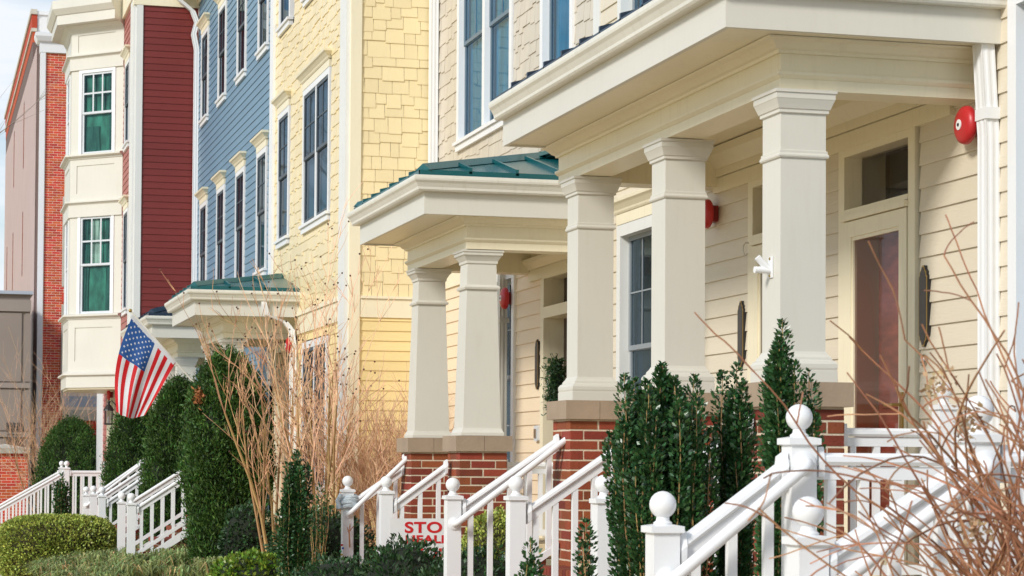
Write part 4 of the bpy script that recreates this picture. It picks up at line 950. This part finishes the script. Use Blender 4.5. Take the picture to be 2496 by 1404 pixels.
# ------------------------------------------------------------------ yard sign
t = thing('yard_sign', 'white yard sign with red capital lettering behind the stair railings', 'sign', (3.95, 17.0, .4))
ca, sa = 1, 0
sx0, sx1, sy, sz0, sz1 = 3.585, 4.15, 16.9, .82, 1.17
b = MB(); b.box(sx0, sx1, sy, sy + .006, sz0, sz1); part('board', b, SIGNW, t)
b = MB(); b.tube([(sx0 + .1, sy + .012, .3), (sx0 + .1, sy + .012, 1.0)], .004); b.tube([(sx1 - .1, sy + .012, .3), (sx1 - .1, sy + .012, 1.0)], .004); part('stake', b, STEEL, t)
for txt, x, z, sz, kx in (('STOP', 3.705, 1.06, .118, 1.32), ('HEALE', 3.71, .978, .084, 1.36), ('STOP', 3.705, .86, .105, 1.3)):
    cu = bpy.data.curves.new('lettering', 'FONT'); cu.body = txt; cu.size = sz; cu.extrude = .0005; cu.offset = .0035; cu.space_character = 1.08
    o = bpy.data.objects.new('lettering_curve', cu); C.objects.link(o); bpy.context.view_layer.update()
    me = bpy.data.meshes.new_from_object(o.evaluated_get(bpy.context.evaluated_depsgraph_get())); bpy.data.objects.remove(o); me.materials.clear(); me.materials.append(SIGNR)
    o = bpy.data.objects.new('lettering', me); link(o, t); o.location = Vector((x, sy - .002, z)) - WT[t.name]; o.rotation_euler = (R(90), 0, 0); o.scale = (kx, 1, 1)

# ------------------------------------------------------------------ scarf, twig and beads on the post
t = thing('scarf', 'blue-grey knitted scarf wound around a white railing post', 'scarf', (3.69, 19.2, 1.28))
b = MB()
for k, (z, tl, rr) in enumerate(((1.225, .12, .084), (1.25, -.10, .088), (1.275, .05, .082), (1.295, .16, .074))):
    pts = [(3.69 + rr * math.cos(a), 19.2 + rr * math.sin(a), z + tl * rr * math.cos(a) * 1.2 + .006 * math.sin(3 * a)) for a in [2 * math.pi * q / 20 for q in range(21)]]
    b.tube(pts, .020, 8)
part('wrap', b, WOOL, t, True)
b = MB(); b.tube([(3.62, 19.12, 1.33), (3.585, 19.12, 1.27), (3.60, 19.1, 1.20)], .02, 8); part('loose_end', b, WOOL, t, True)
b = MB(); b.tube([(3.70, 19.13, .86), (3.69, 19.11, 1.00), (3.70, 19.12, 1.07)], .008, 6, .004); b.tube([(3.692, 19.112, 1.0), (3.73, 19.11, 1.05)], .006, 5, .003); b.tube([(3.695, 19.115, .97), (3.67, 19.11, 1.04)], .005, 5, .003)
single('hanging_twig', b, HYDR, 'small forked brown twig hung on the scarf-wrapped post', 'twig', (3.7, 19.12, .95))
t = thing('bead_string', 'string of coloured beads hanging by the scarf-wrapped post', 'ornament', (3.63, 19.12, .7))
for k, c in enumerate(((.5, .03, .03), (.03, .1, .45), (.02, .3, .08), (.5, .35, .05)) * 4):
    b = MB(); b.ball((3.625 + .012 * math.sin(k * 2.1), 19.11, .88 - k * .028), .011, 8)
    q = bpy.data.materials.get('bead_%d' % (k % 4)) or mat('bead_%d' % (k % 4), c, .3)
    part('bead', b, q, t, True)

# ------------------------------------------------------------------ vegetation
def leaves(name, root, material, P, D, L, Wd, kind='stuff', fold=.25):
    """P centres, D directions (n,3 arrays); one two-triangle diamond leaf each"""
    n = len(P); g = np.random.default_rng(n)
    D = D / np.linalg.norm(D, axis=1, keepdims=True)
    rv = g.normal(size=(n, 3)); S = np.cross(D, rv); S /= np.linalg.norm(S, axis=1, keepdims=True) + 1e-9
    N = np.cross(D, S)
    L = L * g.uniform(.7, 1.25, (n, 1)); Wd = Wd * g.uniform(.7, 1.25, (n, 1))
    v = np.empty((n, 4, 3)); v[:, 0] = P - D * L * .5; v[:, 1] = P + S * Wd * .5 + N * Wd * fold; v[:, 2] = P + D * L * .5; v[:, 3] = P - S * Wd * .5 + N * Wd * fold
    v -= np.array(WT[root.name])
    me = bpy.data.meshes.new(name); me.vertices.add(n * 4); me.vertices.foreach_set('co', v.reshape(-1).astype(np.float32))
    me.loops.add(n * 4); me.loops.foreach_set('vertex_index', np.arange(n * 4, dtype=np.int32))
    me.polygons.add(n); me.polygons.foreach_set('loop_start', np.arange(0, n * 4, 4, dtype=np.int32)); me.polygons.foreach_set('loop_total', np.full(n, 4, dtype=np.int32))
    me.update(); me.validate(); me.materials.append(material)
    o = bpy.data.objects.new(name, me); link(o, root); WT[o.name] = WT[root.name]
    if kind: o['kind'] = kind
    return o
def sproot(g, n): v = g.normal(size=(n, 3)); return v / np.linalg.norm(v, axis=1, keepdims=True)

def arborvitae(label, x, y, z0, z1, r, n, seed, group='clipped arborvitae before the porches', flat=.35):
    g = np.random.default_rng(seed); t = thing('arborvitae', label, 'evergreen shrub', (x, y, z0), group)
    h = z1 - z0
    def rad(u, a):
        base = np.clip(1 - np.maximum(0, (u - flat) / (1 - flat)) ** 2.2, 0, 1) ** .55 * np.clip(.72 + u / flat * .28, 0, 1)
        return r * base * (1 + .07 * np.sin(3 * a + seed) + .06 * np.sin(5 * a + 11 * u + seed) + .05 * np.sin(17 * u + 2 * a))
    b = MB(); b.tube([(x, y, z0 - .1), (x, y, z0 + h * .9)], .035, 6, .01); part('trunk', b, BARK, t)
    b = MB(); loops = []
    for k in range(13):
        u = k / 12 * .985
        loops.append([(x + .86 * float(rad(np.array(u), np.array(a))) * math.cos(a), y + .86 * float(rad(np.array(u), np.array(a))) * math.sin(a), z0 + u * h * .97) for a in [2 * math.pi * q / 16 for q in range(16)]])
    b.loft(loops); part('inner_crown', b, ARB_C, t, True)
    # clumps of sprays
    nc = n // 26; u = g.uniform(0, 1, nc) ** .92; a = g.uniform(0, 2 * np.pi, nc); rr = rad(u, a) * g.uniform(.86, 1.05, nc)
    c = np.stack([x + rr * np.cos(a), y + rr * np.sin(a), z0 + u * h], 1)
    P = np.repeat(c, 26, 0) + g.normal(size=(nc * 26, 3)) * np.array([.04, .04, .055])
    outw = np.repeat(np.stack([np.cos(a), np.sin(a), np.zeros(nc)], 1), 26, 0)
    D = outw * .55 + np.array([0, 0, .75]) + g.normal(size=P.shape) * .45
    leaves('crown', t, ARB, P, D, .058, .017)
    return t
arborvitae('largest round arborvitae, standing before the yellow house porch', 3.36, 24.75, .35, 2.80, .46, 62000, 1, flat=.5)
arborvitae('mid-sized arborvitae just left of the largest one, below the flagpole', 3.35, 29.4, .35, 2.66, .46, 44000, 2, flat=.3)
arborvitae('arborvitae behind the lower edge of the flag', 3.40, 36.3, .35, 2.55, .44, 30000, 3, flat=.35)
arborvitae('round-topped arborvitae behind the red house railing', 2.92, 43.8, .2, 2.40, .62, 36000, 4, flat=.45)
# a browned tip patch on the largest one
g = np.random.default_rng(5); t = thing('dead_branch', 'rusty dead branch tip at the flagpole end in the arborvitae', 'branch', (3.02, 24.55, 2.3)); leaves('leaf_tuft', t, mat('rusty_spray', (.35, .13, .04), .7, .2, 8, piece=.3), np.array([3.02, 24.50, 2.33]) + g.normal(size=(160, 3)) * [.03, .03, .05], sproot(g, 160) + [0, 0, .6], .06, .02)

def shoots(label, name, x, y, z0, z1, w, d, n, seed, lf=.026, lw=.0145, per=90, material=None, group=None, lean=.12, cat='shrub', taper=.55, topvar=.35):
    """an upright shrub of leafy vertical shoots"""
    g = np.random.default_rng(seed); t = thing(name, label, cat, (x, y, z0), group); b = MB(); PP = []; DD = []
    for k in range(n):
        a = g.uniform(0, 2 * np.pi); q = math.sqrt(g.uniform(0, 1))
        bx, by = x + w * .55 * q * math.cos(a), y + d * .55 * q * math.sin(a)
        tx, ty = x + w * q * math.cos(a) * g.uniform(.7, 1.05), y + d * q * math.sin(a) * g.uniform(.7, 1.05)
        zt = z0 + (z1 - z0) * (1 - topvar * g.uniform(0, 1) * (q ** 1.0) - .12 * g.uniform(0, 1)); 
        if k == 0: tx, ty, zt = x, y, z1
        pts = [Vector((bx + (tx - bx) * u ** .7 + .012 * math.sin(u * 9 + k), by + (ty - by) * u, z0 + (zt - z0) * u)) for u in [i / 6 for i in range(7)]]
        b.tube(pts, .006, 4, .002)
        m_ = int(per * (zt - z0)); u = g.uniform(.06, 1, m_); i = np.minimum((u * 6).astype(int), 5); f = (u * 6 - i)[:, None]
        A = np.array([tuple(p) for p in pts]); p = A[i] * (1 - f) + A[i + 1] * f
        sp = .045 * np.minimum(1, (1.02 - u) * 14)[:, None]
        dv = sproot(g, m_) * [1, 1, .35]; PP.append(p + dv * sp); DD.append(dv + [0, 0, .75])
    part('stem', b, STEM, t)
    leaves('crown', t, material or HOLLY, np.concatenate(PP), np.concatenate(DD), lf, lw)
    return t
HG = 'upright dark hollies by the near stairs'
shoots('broad clump of dark hollies, widest of the group at the near stairs', 'holly', 3.14, 9.1, .4, 2.05, .245, .30, 64, 21, per=760, group=HG, topvar=.24)
shoots('narrow dark holly between the broad clump and the tallest one', 'holly', 3.525, 9.2, .4, 2.06, .072, .10, 17, 22, per=780, group=HG)
shoots('tallest dark holly, its spire tip crossing the front square column', 'holly', 3.41, 8.38, .4, 2.20, .075, .10, 17, 23, per=780, group=HG, topvar=.5)
shoots('short side shoot of holly leaning right of the tallest one', 'holly', 3.515, 8.35, .4, 2.0, .045, .05, 6, 24, per=620, group=HG)
shoots('small pale holly tip low between the railing posts', 'holly', 2.46, 8.8, .3, 1.29, .05, .06, 7, 25, per=480, group=HG, lean=.3)
shoots('slim low holly just left of the broad clump', 'holly', 2.745, 8.95, .3, 1.37, .03, .06, 6, 26, per=560, group=HG)
shoots('dark columnar holly standing before the bare crape myrtles', 'holly', 3.17, 18.9, .35, 1.72, .13, .14, 34, 27, lf=.036, lw=.021, per=420, group='columnar hollies in the beds')
shoots('thin twiggy holly beside the scarf-wrapped post', 'holly', 3.60, 20.1, .35, 1.42, .12, .14, 16, 28, lf=.03, lw=.017, per=90, group='columnar hollies in the beds')
shoots('small dark holly in front of the red house railing', 'holly', 2.33, 37.5, .2, 1.42, .13, .14, 26, 29, lf=.05, lw=.03, per=130, group='columnar hollies in the beds')

def mound(label, name, x, y, z0, z1, rx, ry, n, seed, material, lf=.03, lw=.018, core=HEDGE_C, box=0, cat='shrub', group=None, rough=.06):
    g = np.random.default_rng(seed); t = thing(name, label, cat, (x, y, z0), group); h = z1 - z0
    e = 2.0 + box
    def surf(d):   # superellipsoid
        k = (np.abs(d[:, 0]) ** e + np.abs(d[:, 1]) ** e + np.abs(d[:, 2]) ** e) ** (-1 / e)
        return d * k[:, None]
    d = sproot(g, n); p = surf(d) * (1 + rough * np.sin(d[:, :1] * 9 + seed) * np.cos(d[:, 1:2] * 8) + g.normal(size=(n, 1)) * .02 - np.abs(g.normal(size=(n, 1))) * .035)
    P = np.array([x, y, z0 + h * .42]) + p * [rx, ry, h * .58]; keep = P[:, 2] > z0
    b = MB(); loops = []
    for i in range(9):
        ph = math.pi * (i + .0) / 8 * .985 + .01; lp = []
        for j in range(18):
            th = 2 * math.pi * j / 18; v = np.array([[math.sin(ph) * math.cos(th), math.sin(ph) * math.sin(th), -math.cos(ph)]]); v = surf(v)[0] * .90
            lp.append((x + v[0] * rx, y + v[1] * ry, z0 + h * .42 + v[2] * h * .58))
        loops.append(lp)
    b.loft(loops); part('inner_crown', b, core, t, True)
    leaves('crown', t, material, P[keep], (d + sproot(g, n) * .9 + [0, 0, .3])[keep], lf, lw)
    return t
mound('clipped rounded boxwood hedge at the lower left, olive green', 'hedge', 1.77, 29.2, .12, .90, .76, .62, 26000, 31, HEDGE, .036, .024, box=1.6, cat='hedge', rough=.02)
mound('round olive boxwood behind the railings of the long porch', 'boxwood', 4.0, 15.2, .4, 1.27, .30, .30, 9000, 32, HEDGE, .026, .017, cat='shrub')
mound('bright yellow-green groundcover in front of the crape myrtle stems', 'groundcover_shrub', 3.0, 20.2, .25, .77, .42, .5, 5200, 33, EUON, .05, .03, rough=.12, core=ARB_C)
mound('bright green groundcover right of the columnar holly', 'groundcover_shrub', 3.45, 20.6, .25, .80, .34, .5, 3600, 34, EUON, .045, .028, rough=.14, core=ARB_C)
mound('dark leafy azalea in front of the red-lettered sign', 'azalea', 3.50, 15.9, .3, 1.03, .36, .45, 4200, 35, AZAL, .05, .02, rough=.16, core=ARB_C)
mound('dark leafy azalea left of the scarf-wrapped post rails', 'azalea', 3.28, 17.4, .3, .84, .40, .5, 3400, 36, AZAL, .05, .02, rough=.16, core=ARB_C)
mound('dark leafy azalea among the stair rails of the long porch', 'azalea', 3.78, 14.9, .3, 1.0, .45, .35, 4200, 37, AZAL, .045, .019, rough=.16, core=ARB_C)
mound('dark leafy azalea behind the railing posts by the brick steps', 'azalea', 3.72, 20.6, .4, 1.15, .5, .5, 4200, 38, AZAL, .05, .022, rough=.14, core=ARB_C)
mound('leafy green shrub low between the largest arborvitae and the tan stems', 'groundcover_shrub', 3.45, 23.6, .4, 1.15, .3, .3, 2600, 39, AZAL, .05, .026, rough=.14, core=ARB_C)
mound('low dark shrubs behind the near stair railing', 'azalea', 3.7, 8.3, .3, 1.0, .45, .6, 4200, 40, AZAL, .03, .016, rough=.15, core=ARB_C)

# grass clumps
def blades(name, label, mats, spots, seed):
    g = random.Random(seed)
    for mname, material, frac in mats:
        b = MB()
        for (x, y, z, r, n, L) in spots:
            for _ in range(int(n * frac)):
                a = g.uniform(0, 6.283); q = r * math.sqrt(g.random()); bx, by = x + q * math.cos(a), y + q * math.sin(a)
                a2 = g.uniform(0, 6.283); l = L * g.uniform(.6, 1.15); s = g.uniform(.35, .95); w = .0075
                p0 = Vector((bx, by, z)); d = Vector((math.cos(a2), math.sin(a2), 0)); sd = Vector((-d.y, d.x, 0)) * w
                p1 = p0 + d * l * s * .35 + Vector((0, 0, l * .62)); p2 = p0 + d * l * s + Vector((0, 0, l * (.85 - .55 * s)))
                b.add([p0 - sd, p0 + sd, p1 + sd, p1 - sd, p2], [(0, 1, 2, 3), (3, 2, 4)])
        me = b.mesh(mname, fix=False); me.materials.append(material); o = bpy.data.objects.new(mname, me); C.objects.link(o); o['kind'] = 'stuff'
g = random.Random(3); sp = []
for k in range(70):
    y = g.uniform(22.5, 31); x = g.uniform(1.5, 3.3); sp.append((x, y, gz(x), .16, 120, .34))
blades('liriope', '', [('liriope_grass', LIRI, 1.0), ('dry_grass', STRAW, .10)], sp, 5)

# bare shrubs
def bare(name, label, x, y, z0, mains, H, spread, seed, material, r0=.016, lv=3, kids=4, group=None, lean=(0, 0), cat='bare shrub', seeds=None, twigm=None, up=.5, wob=.06, kd=.5):
    g = random.Random(seed); t = thing(name, label, cat, (x, y, z0), group); st, tw, tips = MB(), MB(), []
    def grow(p, d, L, r, lev):
        n = 5; pts = [p]; q = Vector(p); dd = Vector(d)
        for i in range(n):
            dd = (dd + Vector((g.gauss(0, wob), g.gauss(0, wob), g.gauss(0, wob) + .03 * up))).normalized(); q = q + dd * (L / n); pts.append(Vector(q))
        (st if lev == 0 else tw).tube(pts, r, 5 if lev == 0 else 3, r * .45)
        if lev < lv:
            for k in range(kids if lev else kids + 2):
                i = g.randint(2 if lev == 0 else 1, n); f = i / n
                nd = (dd + Vector((g.gauss(0, kd), g.gauss(0, kd), g.uniform(.0, .5) * up))).normalized()
                grow(pts[i], nd, L * g.uniform(.32, .6), max(r * (1 - .5 * f) * .55, .0038), lev + 1)
        else: tips.append(pts[-1])
    for k in range(mains):
        a = 6.283 * k / mains + g.uniform(-.4, .4); s = g.uniform(.3, 1) * spread
        d = Vector((math.cos(a) * s + lean[0], math.sin(a) * s + lean[1], 1)).normalized()
        grow(Vector((x + .06 * math.cos(a), y + .06 * math.sin(a), z0 - .05)), d, H * g.uniform(.62, .85), r0 * g.uniform(.7, 1.1), 0)
    part('stem', st, material, t, True)
    part('twig_mass', tw, twigm or material, t, kind='stuff')
    if seeds:
        b = MB()
        for p in tips:
            if g.random() < seeds: b.lathe([(.002, -.01), (.010, -.004), (.009, .006), (.002, .011)], p, (g.gauss(0, 1), g.gauss(0, 1), 1), 5)
        if b.v: part('seed_head', b, SEED, t, kind='stuff')
    return t
CG = 'bare crape myrtles before the yellow house'
bare('crape_myrtle', 'bare multi-stemmed crape myrtle with tan stems left of the columnar holly', 3.56, 22.5, .38, 8, 2.5, .13, 61, STEM, .022, 3, 3, CG, lean=(.03, 0), seeds=.3, twigm=TWIG, cat='bare tree', kd=.36, up=.9)
bare('crape_myrtle', 'bare crape myrtle rising in front of the yellow house lower window', 3.88, 21.5, .40, 9, 2.55, .16, 62, STEM, .022, 3, 3, CG, lean=(0.02, 0), seeds=.3, twigm=TWIG2, cat='bare tree', kd=.36, up=.9)
bare('bare_shrub', 'dense sunlit bare shrub against the yellow side wall', 4.62, 21.9, .42, 52, 1.75, .50, 63, TWIG2, .010, 2, 6, None, twigm=TWIG2, wob=.10)
bare('bare_shrub', 'bare reddish shrub in front of the tall brick building', 2.55, 46.5, .2, 16, 2.9, .40, 64, TWIG, .018, 2, 5, None, twigm=TWIG2, wob=.10)
bare('bare_tree', 'bare street tree whose thin twigs enter at the upper left', -1.35, 44, 0, 3, 10.5, .22, 65, BARK, .12, 3, 6, None, lean=(.105, 0), twigm=BARK, cat='bare tree', wob=.05)

# hydrangea in the foreground
def hydrangea():
    g = random.Random(81); x, y, z0 = 2.93, 4.66, .2
    t = thing('hydrangea', 'bare cinnamon-brown hydrangea twigs in the foreground with a few dried flower heads', 'bare shrub', (x, y, z0)); b = MB(); tips = []
    def twig(p, d, L, r, lev):
        n = 8; q = [p]; bend = Vector((g.gauss(0, .04), g.gauss(0, .04), g.gauss(-.02, .05)))
        for i in range(n):
            d = (d + bend + Vector((g.gauss(0, .07), g.gauss(0, .07), g.gauss(0, .06)))).normalized(); p = p + d * L / n; q.append(p)
        b.tube(q, r, 6 if lev == 0 else 4, max(r * .5, .002))
        if lev < 2:
            for _ in range(g.randint(2, 4) if lev == 0 else g.randint(0, 2)):
                i = g.randint(2, n); e = (d + Vector((g.gauss(0, .55), g.gauss(0, .55), g.gauss(.15, .45)))).normalized()
                twig(q[i], e, L * g.uniform(.25, .5), max(r * .62, .002), lev + 1)
    for k in range(330):
        a = math.pi + g.gauss(0, .8) if g.random() < .72 else g.uniform(0, 6.283); s = g.uniform(.1, .95)
        twig(Vector((x - .16 * (k % 2) + g.gauss(0, .08), y - .22 * (k % 2) + g.gauss(0, .12), z0 + .35)), Vector((math.cos(a) * s * .75, math.sin(a) * s * .75, 1)).normalized(), g.uniform(.75, 1.45 - .66 * s), g.uniform(.004, .0062), 0)
    part('stem', b, HYDR, t, True)
    g2 = np.random.default_rng(8)
    for c in ((2.33, 4.75, 1.80), (2.40, 4.72, 1.70), (2.36, 4.6, 1.46), (2.68, 4.6, 1.63), (2.80, 4.66, 1.60), (2.62, 4.5, 1.52)):
        leaves('dried_flower', t, DRIED, np.array(c) + g2.normal(size=(46, 3)) * .022, sproot(g2, 46), .018, .015, None)
hydrangea()

# green wreath beside the recessed door
t = thing('wreath', 'full green wreath hanging beside the recessed door, behind the far square column', 'wreath', (5.2, 18.2, 2.3))
g = np.random.default_rng(12); n = 2600; a = g.uniform(0, 2 * np.pi, n); q = g.normal(size=(n, 3)) * .045
P = np.stack([5.30 + 0 * a, 18.14 + .09 * np.cos(a), 2.27 + .19 * np.sin(a)], 1) + q * .85
leaves('greenery', t, HOLLY, P, sproot(g, n) + [-.4, 0, 0], .045, .012)
b = MB(); b.tube([(5.31, 18.14 + .09 * math.cos(k), 2.27 + .19 * math.sin(k)) for k in [6.283 * i / 24 for i in range(25)]], .035, 8); part('ring', b, ARB_C, t)
